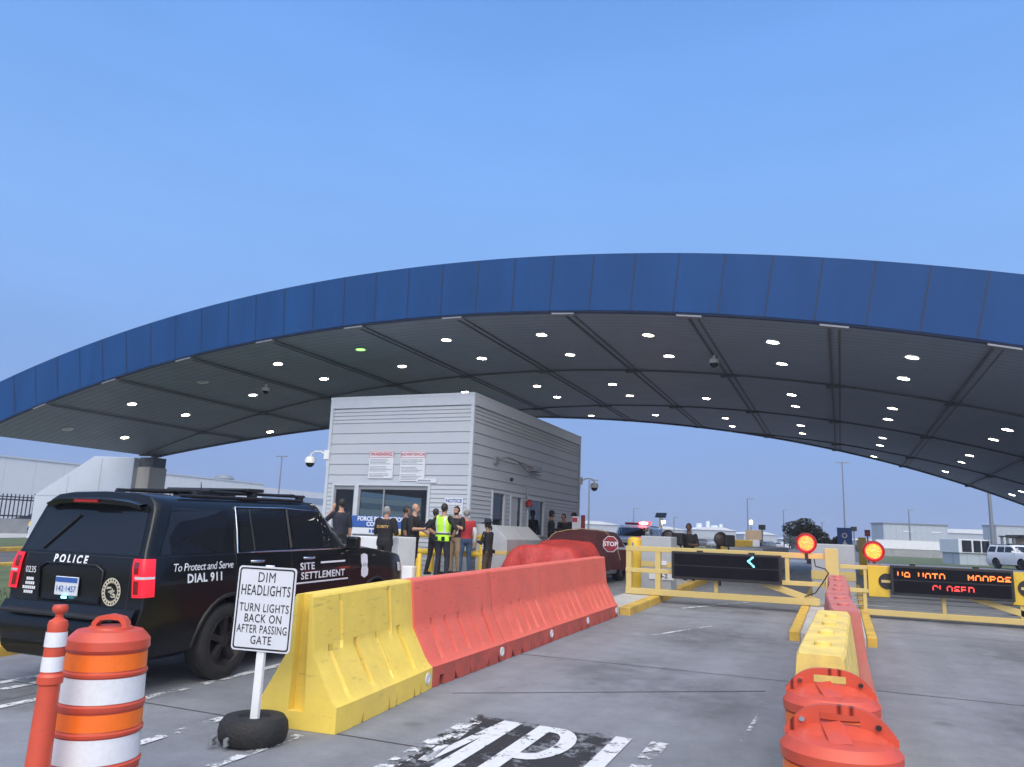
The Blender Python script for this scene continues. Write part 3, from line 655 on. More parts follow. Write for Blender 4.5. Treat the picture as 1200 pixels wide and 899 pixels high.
# signs on the booth front
def booth_sign(name, label, x0, x1, z0, z1, m, y=BY0-.045):
    o = MB().box(x0, x1, y, y+.018, z0, z1).build(name, m, bevel=.004)
    return tag(o, label, 'sign')
def lines_of_print(mb, x0, x1, z0, z1, n, y, gap=()):
    h = (z1-z0)/n
    for k in range(n):
        if k in gap: continue
        z = z1-(k+.75)*h; x = x0; e = x1 - random.uniform(0, .35)*(x1-x0)
        while x < e:
            w = random.uniform(.02, .075); mb.add([(x, y, z), (min(x+w, e), y, z), (min(x+w, e), y, z+h*.45), (x, y, z+h*.45)], [(0, 1, 2, 3)]); x += w+.016
U, V = (1, 0, 0), (0, 0, 1)
YS = BY0-.0465
for nm, x0, x1, zt, zb, n, wd, lb in (('WARNING', -12.92, -12.07, 4.02, 3.19, 13, .155, 'white sign headed WARNING high on the booth front'), ('ADVERTENCIA', -11.83, -11.0, 4.01, 3.12, 14, .118, 'white sign headed ADVERTENCIA high on the booth front')):
    s = booth_sign('notice_sign', lb, x0, x1, zb, zt, M['sign_white'])
    mb = MB()
    for a, b, c, d in ((x0+.01, x1-.01, zt-.012, zt-.024), (x0+.01, x1-.01, zt-.20, zt-.212)): mb.box(a, b, YS-.002, YS, d, c)
    mb.box(x0+.01, x0+.024, YS-.002, YS, zt-.2, zt-.024); mb.box(x1-.024, x1-.01, YS-.002, YS, zt-.2, zt-.024)
    text_on(mb, nm, ((x0+x1)/2, YS-.001, zt-.112), U, V, wd, bold=.03)
    mb.build('heading', M['stripe_red'], s)
    mb = MB(); lines_of_print(mb, x0+.04, x1-.04, zb+.03, zt-.25, n, YS-.001, (4, 9)); mb.build('print', M['ink_grey'], s)
s = booth_sign('notice_sign', 'small white NOTICE sign on the booth siding near its right corner', -10.30, -9.72, 2.20, 2.66, M['sign_white'])
mb = MB(); text_on(mb, 'NOTICE', (-10.01, YS-.001, 2.575), U, V, .14, bold=.03); mb.build('heading', M['sign_blue'], s)
mb = MB(); lines_of_print(mb, -10.24, -9.78, 2.22, 2.48, 5, YS-.001); mb.build('print', M['ink_grey'], s)
s = booth_sign('sill_sign', 'blue sign reading FORCE PROTECTION CONDITION under the booth window', -13.32, -11.3, 1.76, 2.09, M['sign_blue'], BY0-.12)
mb = MB(); text_on(mb, 'FORCE PROTECTION', (-12.31, BY0-.1215, 2.0), U, V, .17, bold=.03); text_on(mb, 'CONDITION', (-12.31, BY0-.1215, 1.85), U, V, .17, bold=.03); mb.build('lettering', M['decal_white'], s)
s = booth_sign('sill_sign', 'white strip sign under the blue sign on the booth front', -13.32, -11.3, 1.56, 1.745, M['sign_white'], BY0-.12)
mb = MB(); x = -12.7
for w in (.10, .1, .1, .1, .1): mb.add([(x, BY0-.1215, 1.60), (x+w-.03, BY0-.1215, 1.60), (x+w-.03, BY0-.1215, 1.70), (x, BY0-.1215, 1.70)], [(0, 1, 2, 3)]); x += w
mb.build('print', M['sign_blue'], s)
s = tag(MB().box(-13.25, -12.6, BY0-.05, BY0-.03, 3.08, 3.2).build('name_plate', M['sign_white']), 'narrow white plate above the booth window', 'sign')
s.location.x = 2.0
mb = MB(); lines_of_print(mb, -13.2, -12.65, 3.09, 3.19, 1, BY0-.0515); mb.build('print', M['ink_grey'], s)
pier(11.95, 1)

# ------------------------------------------------------------------ vehicles
SUV = dict(L=4.95, prof=[(.80, .30), (.93, .36), (.985, .55), (1.0, .80), (.995, 1.0), (.972, 1.17), (.945, 1.26), (.925, 1.32), (.885, 1.52), (.84, 1.70), (.795, 1.775), (.70, 1.83), (.45, 1.86), (0, 1.87)],
           ws=(2.80, 3.70), rear=.33, wheels=(1.14, 4.02), wr=.385)
SEDAN = dict(L=4.7, prof=[(.75, .22), (.86, .28), (.91, .45), (.92, .62), (.91, .78), (.89, .88), (.86, .95), (.83, 1.0), (.76, 1.16), (.68, 1.33), (.62, 1.39), (.52, 1.42), (.3, 1.44), (0, 1.45)],
             ws=(2.45, 3.55), rear=.9, wheels=(.95, 3.75), wr=.33)

class Shell:
    """closed car shell: y forward, x right, z up, rear bumper at y=0"""
    def __init__(s, S):
        P = S['prof']; n = len(P); L = S['L']; zb = P[6][1]; bx = P[6][0]
        ys = [0, .03, .1, .25, .5, .8, 1.14, 1.5, 1.9, 2.3, S['ws'][0]-.15, S['ws'][0], S['ws'][0]+.2, S['ws'][0]+.45, S['ws'][0]+.7, S['ws'][1], S['ws'][1]+.15, L-.9, L-.55, L-.28, L-.12, L-.04, L]
        mb = MB(); rings = []
        zl = P[0][1]
        for y in ys:
            k = min(1, max(0, (S['ws'][1]-y)/(S['ws'][1]-S['ws'][0])))
            k = k*(1.15-.15*k)
            w = 1.0
            if y < .25: w = [.955, .972, .99, 1.0][min(3, [0, .03, .1, .25].index(y))]
            d = L-y
            if d < 1.0: w = 1-.012*(1-d) - (.19*max(0, 1-d/.3)**2)
            zbelt = zb - .02*max(0, min(1, (y-S['ws'][1])/.6)) - (.15*max(0, 1-d/1.25)**2) - (.20*max(0, 1-d/.12))*(d < .12)
            ring = []
            for i, (x, z) in enumerate(P):
                if i <= 6:
                    zz = zl+(z-zl)*(zbelt-zl)/(zb-zl); xx = x
                else:
                    f = (i-6)/(n-1-6); hx = bx*(1-f)**.8; crown = .055*math.sin(f*math.pi/2)
                    zz = zbelt+(z-zb)*k+crown*(1-k); xx = hx+(x-hx)*k
                sh = 0
                if z > zb-.06: sh = (z-zb+.06)*S['rear']
                if y < 1.0: yy = y+sh*(1-y)
                else: yy = y
                if d < .3 and i < 3: yy -= .10*(3-i)/3*(1-d/.3)
                if y < .2 and z < .78: yy -= .07*(1-y/.2)
                ring.append((xx*w, yy, zz))
            rings.append(ring)
        full = [[(x, y, z) for x, y, z in r] + [(-x, y, z) for x, y, z in r[-2::-1]] for r in rings]
        m = len(full[0])
        v = [p for r in full for p in r]
        f = [(a*m+i, a*m+(i+1) % m, (a+1)*m+(i+1) % m, (a+1)*m+i) for a in range(len(full)-1) for i in range(m)]
        for a in (0, len(full)-1):
            for i in range(n-1):
                A, B = a*m+i, a*m+i+1; C, D = a*m+(m-1-i-1), a*m+(m-1-i)
                f.append((A, B, C, D) if B != C else (A, B, D))
        mb.add(v, f); s.S = S; s.me = mb.mesh('shell')
        bm = bmesh.new(); bm.from_mesh(s.me); bmesh.ops.remove_doubles(bm, verts=bm.verts, dist=1e-5); bmesh.ops.recalc_face_normals(bm, faces=bm.faces); bm.to_mesh(s.me)
        s.bvh = BVHTree.FromBMesh(bm); bm.free()
    def hit(s, o, d, off):
        h = s.bvh.ray_cast(Vector(o), Vector(d))
        return (h[0] - Vector(d)*off) if h[0] else None
    def side(s, y, z, off=.004, sg=1):
        return s.hit((sg*3, y, z), (-sg, 0, 0), off) or Vector((sg*.9, y, z))
    def back(s, x, z, off=.004):
        return s.hit((x, -3, z), (0, 1, 0), off) or Vector((x, 0, z))
    def front(s, x, z, off=.004):
        return s.hit((x, 9, z), (0, -1, 0), off) or Vector((x, s.S['L'], z))
    def top(s, x, y, off=.004):
        return s.hit((x, y, 4), (0, 0, -1), off) or Vector((x, y, 1.2))

def quad_patch(mb, fn, c, nu=8, nv=5, mi=0):
    """c = 4 corners (a, b) counter-clockwise; fn maps (a, b) to a point on the body"""
    def g(u, v):
        a = (1-u)*(1-v)*c[0][0]+u*(1-v)*c[1][0]+u*v*c[2][0]+(1-u)*v*c[3][0]
        b = (1-u)*(1-v)*c[0][1]+u*(1-v)*c[1][1]+u*v*c[2][1]+(1-u)*v*c[3][1]
        return fn(a, b)
    return mb.grid(g, nu, nv, mi)
def letters(mb, fn, s, a0, b0, size, mirror=1, **k):
    vs, fs = text_mesh(s, size, **k)
    return mb.add([fn(a0+mirror*x, b0+y) for x, y in vs], fs)

def wheel_mesh(r, wd):
    mb = MB(); T = Matrix.Rotation(math.pi/2, 4, 'Y')
    w = wd/2
    mb.lathe([(r*.62, -w*.85), (r*.72, -w), (r*.92, -w*.95), (r*.985, -w*.72), (r, -w*.35), (r, w*.35), (r*.985, w*.72), (r*.92, w*.95), (r*.72, w), (r*.62, w*.85)], 36, 0, T, caps=False)
    return mb.mesh('wheel', 50)
def rim_mesh(r, wd, n=5):
    mb = MB(); T = Matrix.Rotation(math.pi/2, 4, 'Y'); w = wd/2
    mb.lathe([(r*.645, w*.84), (r*.62, w*.9), (r*.58, w*.55), (r*.54, w*.1), (r*.001, w*.05)], 30, 1, T, caps=False)
    mb.lathe([(r*.18, w*.3), (r*.17, w*.62), (r*.10, w*.74), (r*.001, w*.74)], 20, 0, T, caps=False)
    for k in range(n):
        A = Matrix.Rotation(2*math.pi*k/n, 4, 'X')
        mb.add([(w*.35, -r*.10, r*.12), (w*.35, r*.10, r*.12), (w*.35, r*.13, r*.62), (w*.35, -r*.13, r*.62), (w*.66, -r*.06, r*.12), (w*.66, r*.06, r*.12), (w*.72, r*.09, r*.61), (w*.72, -r*.09, r*.61)],
               [(4, 5, 6, 7), (0, 1, 5, 4), (1, 2, 6, 5), (2, 3, 7, 6), (3, 0, 4, 7)], 0, A)
    return mb.mesh('rim', 40)
_wm = {}
def add_wheels(root, S, rim_m, half):
    r = S['wr']; key = r
    if key not in _wm: _wm[key] = (wheel_mesh(r, .26), rim_mesh(r, .26))
    for y in S['wheels']:
        for sg in (1, -1):
            w = bpy.data.objects.new('wheel', _wm[key][0]); COL.objects.link(w); w.parent = root; w.location = (sg*(half-.14), y, r)
            if not w.data.materials: w.data.materials.append(M['black_rubber'])
            if sg < 0: w.rotation_euler = (0, 0, math.pi)
            ri = bpy.data.objects.new('rim', _wm[key][1]); COL.objects.link(ri); ri.parent = w
            if not ri.data.materials: ri.data.materials.append(rim_m); ri.data.materials.append(M['dark'])

_shell = {}
def vehicle(name, label, cat, S, paint, loc, rz, group=None, windows=True, rim_m=None, glass_m=None):
    root = thing(name, label, cat, loc, rz, group)
    if id(S) not in _shell: _shell[id(S)] = Shell(S)
    sh = _shell[id(S)]
    body = link('body', sh.me.copy(), paint, root)
    half = S['prof'][3][0]; r = S['wr']
    c = MB()
    for y in S['wheels']:
        for sg in (1, -1): c.tube([(sg*(half+.3), y, r), (sg*(half-.34), y, r)], r+.075, 28, 1)
    cutter = c.build('cut', M['dark'], root)
    body.data.materials.append(M['dark'])
    b = body.modifiers.new('b', 'BOOLEAN'); b.operation = 'DIFFERENCE'; b.solver = 'EXACT'; b.object = cutter
    apply_mods(body); bpy.data.objects.remove(cutter)
    smooth_mesh(body.data, 32)
    bv = body.modifiers.new('bevel', 'BEVEL'); bv.width = .012; bv.segments = 2; bv.limit_method = 'ANGLE'; bv.angle_limit = R_(50)
    add_wheels(root, S, rim_m or M['grey_metal'], half)
    mb = MB()
    for y in S['wheels']:
        for sg in (1, -1):
            pts = [(sg*(half-.01), y+(r+.085)*math.cos(a), r+(r+.085)*math.sin(a)) for a in [math.pi*k/14 for k in range(15)]]
            pts = [Vector((min(max(sh.side(q[1], q[2], .0, sg).x*sg, half-.12), half)*sg, q[1], q[2])) for q in pts]
            mb.tube(pts, .022, 6)
    mb.build('wheel_arch', M['dark'], root, smooth=60)
    return root, sh

def suv_glass(root, sh, gm, quarter=True, trim=None):
    for sg in (1, -1):
        f = lambda y, z: sh.side(y, z, .005, sg)
        for nm, c in (('quarter_window', [(.17, 1.285), (1.04, 1.285), (1.13, 1.71), (.36, 1.73)]), ('side_window', [(1.27, 1.285), (2.10, 1.285), (2.08, 1.735), (1.30, 1.735)]),
                      ('side_window', [(2.19, 1.285), (3.26, 1.285), (2.86, 1.70), (2.17, 1.735)])):
            quad_patch(MB(), f, c, 10, 6).build(nm, gm, root, smooth=40)
        if trim:
            mb = MB()
            g = lambda y, z: sh.side(y, z, .012, sg)
            mb.tube([g(1.22, 1.27), g(1.8, 1.27), g(2.5, 1.27), g(3.30, 1.27)], .011, 6); mb.tube([g(1.22, 1.27), g(1.235, 1.5), g(1.255, 1.75), g(2.1, 1.755), g(2.82, 1.725)], .009, 6)
            mb.build('window_trim', trim, root, smooth=60)
            mb = MB(); mb.tube([g(2.14, 1.30), g(2.13, 1.74)], .022, 6); mb.tube([g(1.50, 1.29), g(1.47, 1.73)], .010, 6); mb.build('door_pillar', M['dark'], root)
    f = lambda x, z: sh.back(x, z, .005)
    quad_patch(MB(), f, [(-.83, 1.275), (.83, 1.275), (.72, 1.745), (-.72, 1.745)], 14, 8).build('rear_window', gm, root, smooth=40)
    f = lambda x, z: sh.front(x, z, .005)
    quad_patch(MB(), f, [(-.80, 1.32), (.80, 1.32), (.68, 1.74), (-.68, 1.74)], 14, 8).build('windscreen', gm, root, smooth=40)

def mirror(root, m, y, z, x, sg):
    mb = MB().box(sg*(x+.13)-.095, sg*(x+.13)+.095, y-.05, y+.06, z-.02, z+.15); mb.box(sg*(x+.0)-.07, sg*(x+.0)+.07, y-.02, y+.05, z-.03, z+.03)
    return mb.build('mirror', m, root, bevel=.028)

def suv(name, label, paint, loc, rz, trim=None, lit=True, group=None):
    root, sh = vehicle(name, label, 'suv', SUV, paint, loc, rz, group, rim_m=M['wheel_dark'])
    suv_glass(root, sh, M['dark_glass'], trim=trim)
    for sg in (1, -1):
        mirror(root, paint, 3.28, 1.27, .94, sg)
        # tail lamps wrap round the rear corner
        mb = MB()
        def wrap(a, z, off=.020):
            d = Vector((-sg*math.sin(a), math.cos(a), 0)); return sh.hit(Vector((sg*.85, .20, z))-d*3, d, off) or Vector((sg*.9, .02, z))
        quad_patch(mb, wrap, [(-.10, .90), (.95, .91), (.85, 1.25), (-.30, 1.25)], 14, 8)
        t = mb.build('tail_lamp', M['tail_lit'] if lit else M['red_lens'], root, smooth=50)
        for lc in ([(.845, .93), (.91, .93), (.90, 1.05), (.835, 1.05)], [(.83, 1.11), (.89, 1.11), (.88, 1.22), (.815, 1.22)]):
            quad_patch(MB(), lambda x, z: sh.back(x*sg, z, .026), lc, 3, 4).build('lens', M['tail_dark'], t)
        quad_patch(MB(), lambda a, z: wrap(a, z, .024), [(.0, 1.065), (.9, 1.07), (.9, 1.09), (-.02, 1.09)], 8, 1).build('reflector', M['head_lens'], t)
        mb = MB(); quad_patch(mb, lambda x, z: sh.front(x*sg, z, .012), [(.50, .86), (.82, .86), (.80, 1.02), (.50, 1.03)], 6, 4)
        quad_patch(mb, lambda y, z: sh.side(y, z, .010, sg), [(4.60, .92), (4.88, .88), (4.86, 1.02), (4.60, 1.04)], 4, 4)
        mb.build('headlight', M['head_lens'], root, smooth=50)
        for y in (1.42, 2.36):
            mb = MB(); p = [sh.side(y+a, 1.175, .0, sg) for a in (0, .06, .16, .22)]
            p = [Vector((q.x + sg*(.045 if i in (1, 2) else .0), q.y, q.z)) for i, q in enumerate([sh.side(y+a, 1.175, .0, sg) for a in (0, .06, .16, .22)])]
            mb.tube(p, .016, 8); mb.build('door_handle', M['chrome'] if trim else paint, root, smooth=60)
        mb = MB()
        for y0, pts in ((0, [(1.20, .50), (1.20, 1.26)]), (0, [(2.14, .45), (2.14, 1.26)]), (0, [(3.32, .45), (3.34, 1.24)])):
            q = [sh.side(pts[0][0]+(pts[1][0]-pts[0][0])*i/8, pts[0][1]+(pts[1][1]-pts[0][1])*i/8, -.002, sg) for i in range(9)]; mb.tube(q, .005, 5)
        q = [sh.side(1.16+.1*i, .40, -.002, sg) for i in range(0)]
        mb.tube([sh.side(.06+.1*i, 1.262, -.001, sg) for i in range(34)], .004, 5)
        mb.build('door_gap', M['dark'], root)
        mb = MB().box(sg*.86-.07, sg*.86+.07, 1.62, 3.52, .30, .37); mb.build('running_board', M['dark'], root, bevel=.02)
        mb = MB().tube([sh.top(sg*.72, .55+.25*i, .03) for i in range(9)], .018, 6); mb.build('roof_rail', M['dark'], root, smooth=60)
    # rear: bumper, step, spoiler, hatch lines
    mb = MB()
    mb.grid(lambda u, v: (lambda p: Vector((p.x, p.y-.05-.03*math.sin(v*math.pi), .44+.36*v)))(sh.back(-.93+1.86*u, .44+.36*v, .0)), 24, 6)
    mb.build('rear_bumper', paint, root, smooth=50)
    mb = MB().box(-.80, .80, -.20, -.06, .70, .735); mb.build('bumper_step', M['dark'], root, bevel=.012)
    mb = MB()
    zr = 1.845
    mb.grid(lambda u, v: Vector((-.68+1.36*u, .02+.42*v+.06*(2*u-1)**2*(1-v), zr-.035-.02*(1-v)**2+.022*v - .05*(2*u-1)**4)), 16, 5)
    mb.grid(lambda u, v: Vector((-.66+1.32*u, .05+.32*v+.06*(2*u-1)**2*(1-v), zr-.10+.02*v - .05*(2*u-1)**4)), 16, 3)
    mb.grid(lambda u, v: Vector((-.68+1.36*u, .02+.06*(2*u-1)**2+.03*v, zr-.055-.045*v - .05*(2*u-1)**4)), 16, 1)
    mb.build('spoiler', paint, root, smooth=40)
    mb = MB().box(-.17, .17, .006, .03, zr-.088, zr-.062); mb.build('brake_lamp', M['red_lens'], root)
    mb = MB()
    for a, b in (((-.74, .52), (-.76, 1.25)), ((.74, .52), (.76, 1.25)), ((-.76, 1.25), (.76, 1.25))):
        mb.tube([sh.back(a[0]+(b[0]-a[0])*i/10, a[1]+(b[1]-a[1])*i/10, -.001) for i in range(11)], .005, 5)
    mb.build('hatch_gap', M['dark'], root)
    mb = MB(); quad_patch(mb, lambda x, z: sh.front(x, z, .02), [(-.48, .78), (.48, .78), (.48, 1.0), (-.48, 1.0)], 8, 4); mb.build('grille', M['dark'], root)
    mb = MB()
    mb.grid(lambda u, v: (lambda p: Vector((p.x, p.y+.04+.03*math.sin(v*math.pi), .40+.30*v)))(sh.front(-.86+1.72*u, .40+.30*v, .0)), 20, 5); mb.build('front_bumper', paint, root, smooth=50)
    return root, sh

# the black police vehicle in the left lane
SX0, SY0 = -6.79, 5.42
pol, sh = suv('police_vehicle', 'black police vehicle seen from behind with lit red tail lamps and white lettering', M['paint_black'], (SX0, SY0, gz(SY0)+.004), 0, trim=M['chrome'])
pol['category'] = 'police car'
pol.rotation_euler = (math.atan(.023), 0, R_(1.0)); pol.scale = (.925, .985, 1)
# number plate in its recess
mb = MB()
fr_ = lambda x, z: sh.back(x, z, -.004)
rec = [(-.50, .82), (.38, .82), (.40, 1.12), (.30, 1.165), (-.42, 1.165), (-.52, 1.12)]
mb.tube([sh.back(x, z, .01) for x, z in rec+rec[:1]], .014, 6)
mb.build('plate_recess', M['paint_black'], pol, smooth=60)
pb = sh.back(-.08, .95, .03); mb = MB().box(pb.x-.165, pb.x+.165, pb.y, pb.y+.012, .87, 1.045); pl_ = mb.build('number_plate', M['sign_white'], pol, bevel=.006)
mb = MB().box(pb.x-.155, pb.x+.155, pb.y-.003, pb.y-.001, .992, 1.038); mb.build('state_band', M['sign_blue'], pl_)
mb = MB(); text_on(mb, '142·1457', (pb.x, pb.y-.003, .93), (1, 0, 0), (0, 0, 1), .078, bold=.01); mb.build('lettering', M['sign_blue'], pl_)
mb = MB().box(pb.x-.03, pb.x+.03, pb.y-.018, pb.y-.004, .845, .865); mb.build('plate_lamp', emit('plate lamp', (.2, .75, 1.0), 6.0), pol)
fb = lambda x, z: sh.back(x, z, .007)
def decal(name, m, fn, items):
    for s, a, b, size, kw in items:
        mb = MB(); letters(mb, fn, s, a, b, size, **kw); mb.build(name, m, pol)
decal('lettering', M['decal_white'], fb, [('POLICE', -.10, 1.205, .105, dict(bold=.04, space=1.55)), ('0235', -.66, 1.085, .085, dict(space=.95))])
mb = MB()
for k, w in enumerate((.10, .12, .19, .14)):
    x = -.66-w/2; z = .985-.042*k
    while x < -.66+w/2: mb.add([fb(x, z), fb(x+.022, z), fb(x+.022, z+.028), fb(x, z+.028)], [(0, 1, 2, 3)]); x += .028
mb.build('small_print', M['decal_white'], pol)
# round seal
mb = MB(); C = (.53, .935)
def ring(mb, r0, r1, off, n=36):
    f = lambda x, z: sh.back(x, z, off)
    for k in range(n):
        a, b = 2*math.pi*k/n, 2*math.pi*(k+1)/n
        mb.add([f(C[0]+r0*math.cos(a), C[1]+r0*math.sin(a)), f(C[0]+r1*math.cos(a), C[1]+r1*math.sin(a)), f(C[0]+r1*math.cos(b), C[1]+r1*math.sin(b)), f(C[0]+r0*math.cos(b), C[1]+r0*math.sin(b))], [(0, 1, 2, 3)])
ring(mb, .088, .128, .007); ring(mb, .082, .085, .007)
seal = mb.build('seal', M['cream'], pol)
mb = MB()
for k in range(20):
    a = 2*math.pi*k/20
    if True:
        c, s_ = math.cos(a), math.sin(a); p = lambda r, t: sh.back(C[0]+r*c-t*s_, C[1]+r*s_+t*c, .0085)
        mb.add([p(.098, -.009), p(.117, -.009), p(.117, .009), p(.098, .009)], [(0, 1, 2, 3)])
mb.build('print', M['ink'], seal)
mb = MB(); rs = random.Random(4)
for k in range(26):
    a, r = rs.uniform(0, 6.28), rs.uniform(.0, .065); x, z = C[0]+r*math.cos(a), C[1]+r*math.sin(a); w = rs.uniform(.006, .018); h = rs.uniform(.004, .012)
    mb.add([sh.back(x-w, z-h, .007), sh.back(x+w, z-h*.5, .007), sh.back(x+w*.6, z+h, .007), sh.back(x-w, z+h*.4, .007)], [(0, 1, 2, 3)])
mb.build('emblem', M['cream'], seal)
fs_ = lambda y, z: sh.side(y, z, .006)
decal('lettering', M['decal_white'], fs_, [('To Protect and Serve', .72, 1.155, .105, dict(bold=.004, shear=.25, space=.92)), ('DIAL 911', .74, 1.045, .115, dict(bold=.035, space=1.12)),
      ('SITE', 2.43, 1.075, .115, dict(bold=.022, space=1.08, mirror=1.3)), ('SETTLEMENT', 2.76, .965, .115, dict(bold=.022, space=1.08, mirror=1.3))])
mb = MB()
quad_patch(mb, fs_, [(2.70, 1.10), (3.24, 1.10), (3.24, 1.122), (2.70, 1.122)], 6, 1); quad_patch(mb, fs_, [(1.5, .880), (3.30, .880), (3.30, .898), (1.5, .898)], 12, 1)
mb.build('stripe', M['decal_white'], pol)
mb = MB(); bd = [(3.62, 1.17), (3.70, 1.19), (3.78, 1.17), (3.785, 1.08), (3.765, 1.03), (3.79, .97), (3.78, .90), (3.70, .87), (3.62, .90), (3.61, .97), (3.635, 1.03), (3.615, 1.08)]
cpt = fs_(3.70, 1.03)
for i in range(len(bd)): mb.add([cpt, fs_(*bd[i]), fs_(*bd[(i+1) % len(bd)])], [(0, 1, 2)])
bdg = mb.build('badge', M['decal_white'], pol)
mb = MB(); letters(mb, lambda y, z: sh.side(y, z, .0075), '0235', 3.70, 1.04, .05); mb.build('print', M['ink'], bdg)
# low light bar on the roof, aerials
mb = MB().box(-.66, .66, 1.62, 1.90, 1.925, 1.965); mb.box(-.62, .62, 1.58, 1.94, 1.935, 1.955)
for sg in (1, -1): mb.box(sg*.6-.05, sg*.6+.05, 1.72, 1.80, 1.845, 1.93)
lb = mb.build('light_bar', M['dark'], pol, bevel=.015)
mb = MB()
for sg in (1, -1):
    mb.tube([(sg*.60, .85, 1.905), (sg*.60, 2.75, 1.905)], .02, 6)
    for y in (.9, 1.75, 2.65): mb.box(sg*.6-.03, sg*.6+.03, y-.05, y+.05, 1.83, 1.9)
mb.box(-.62, .62, 2.45, 2.53, 1.90, 1.93); mb.box(-.62, .62, 1.05, 1.13, 1.90, 1.93)
mb.build('roof_rack', M['dark'], pol, bevel=.006)
mb = MB(); mb.tube([(.2, 1.35, 1.86), (.2, 1.33, 2.02)], [.012, .003], 6); mb.build('aerial', M['dark'], pol)
mb = MB()
q = [sh.back(-.55+.06*i, 1.30+.055*i, .02) for i in range(7)]; mb.tube(q, .012, 6); mb.build('rear_wiper', M['dark'], pol)

# white police vehicle facing the camera behind the covered car
w, wsh = suv('police_vehicle', 'white police vehicle facing the camera with a glowing red light bar', M['paint_white'], (-8.6, 37.5, gz(31)+.004), math.pi); w.scale = (.93, .93, .89)
w['category'] = 'police car'
mb = MB().box(-.60, .60, 2.0, 2.3, 1.90, 2.0); lbw = mb.build('light_bar', M['dark'], w, bevel=.02)
mb = MB().box(-.62, -.08, 2.02, 2.36, 1.925, 2.03); mb.v = [Vector((p.x*1.06, p.y, 1.915+(p.z-1.925)*1.5)) for p in mb.v]; mb.build('beacon', emit('red beacon', (1.0, .05, .07), 2.2), lbw, bevel=.03)
mb = MB().ball((-.36, 2.38, 1.99), (.22, .03, .065), 14, 8); mb.build('bulb', emit('hot bulb', (1.0, .50, .25), 9.0), lbw, smooth=60)
mb = MB().box(.10, .60, 1.98, 2.32, 1.92, 2.02); mb.build('beacon', M['tail_dark'], lbw, bevel=.02)
ld = bpy.data.lights.new('beacon_light', 'POINT'); ld.energy = 18; ld.color = (1, .10, .08); ld.shadow_soft_size = .25
lo = bpy.data.objects.new('beacon_light', ld); COL.objects.link(lo); lo.parent = lbw; lo.location = (-.35, 2.5, 2.25)
# white vehicles parked beyond the right gate
a, _ = suv('parked_vehicle', 'white sport utility vehicle parked beyond the right gate, further from the camera', M['paint_white'], (9.7, 61.2, gz(30)+.004), R_(205), lit=False); a.scale = (.84, .84, .84)
mb = MB().box(-.62, .62, 2.1, 2.3, 1.87, 1.96); mb.build('light_bar', M['dark'], a, bevel=.015)
b_, bsh = vehicle('parked_vehicle', 'white low car parked in front of the white sport utility vehicle at the right edge', 'car', SEDAN, M['paint_white'], (11.3, 58.4, gz(30)+.004), R_(192)); b_.scale = (.85, .85, .80)
def sedan_glass(root, sh, mirrors=True):
    gm = M['dark_glass']
    for sg in (1, -1):
        f = lambda y, z: sh.side(y, z, .006, sg)
        for c in ([(.85, .98), (1.85, .98), (1.83, 1.34), (1.35, 1.30)], [(1.93, .98), (2.98, .98), (2.45, 1.33), (1.91, 1.35)]): quad_patch(MB(), f, c, 8, 5).build('side_window', gm, root, smooth=40)
        if mirrors: mirror(root, root.children[0].data.materials[0], 2.95, .95, .84, sg)
        mb = MB(); quad_patch(mb, lambda x, z: sh.front(x*sg, z, .01), [(.42, .62), (.74, .62), (.72, .76), (.42, .76)], 5, 3); mb.build('headlight', M['head_lens'], root)
        mb = MB(); quad_patch(mb, lambda x, z: sh.back(x*sg, z, .01), [(.5, .68), (.80, .68), (.78, .84), (.5, .84)], 5, 3); mb.build('tail_lamp', M['red_lens'], root)
    quad_patch(MB(), lambda x, z: sh.front(x, z, .006), [(-.70, 1.0), (.70, 1.0), (.54, 1.36), (-.54, 1.36)], 10, 6).build('windscreen', gm, root, smooth=40)
    quad_patch(MB(), lambda x, z: sh.back(x, z, .006), [(-.68, 1.0), (.68, 1.0), (.54, 1.36), (-.54, 1.36)], 10, 6).build('rear_window', gm, root, smooth=40)
sedan_glass(b_, bsh)

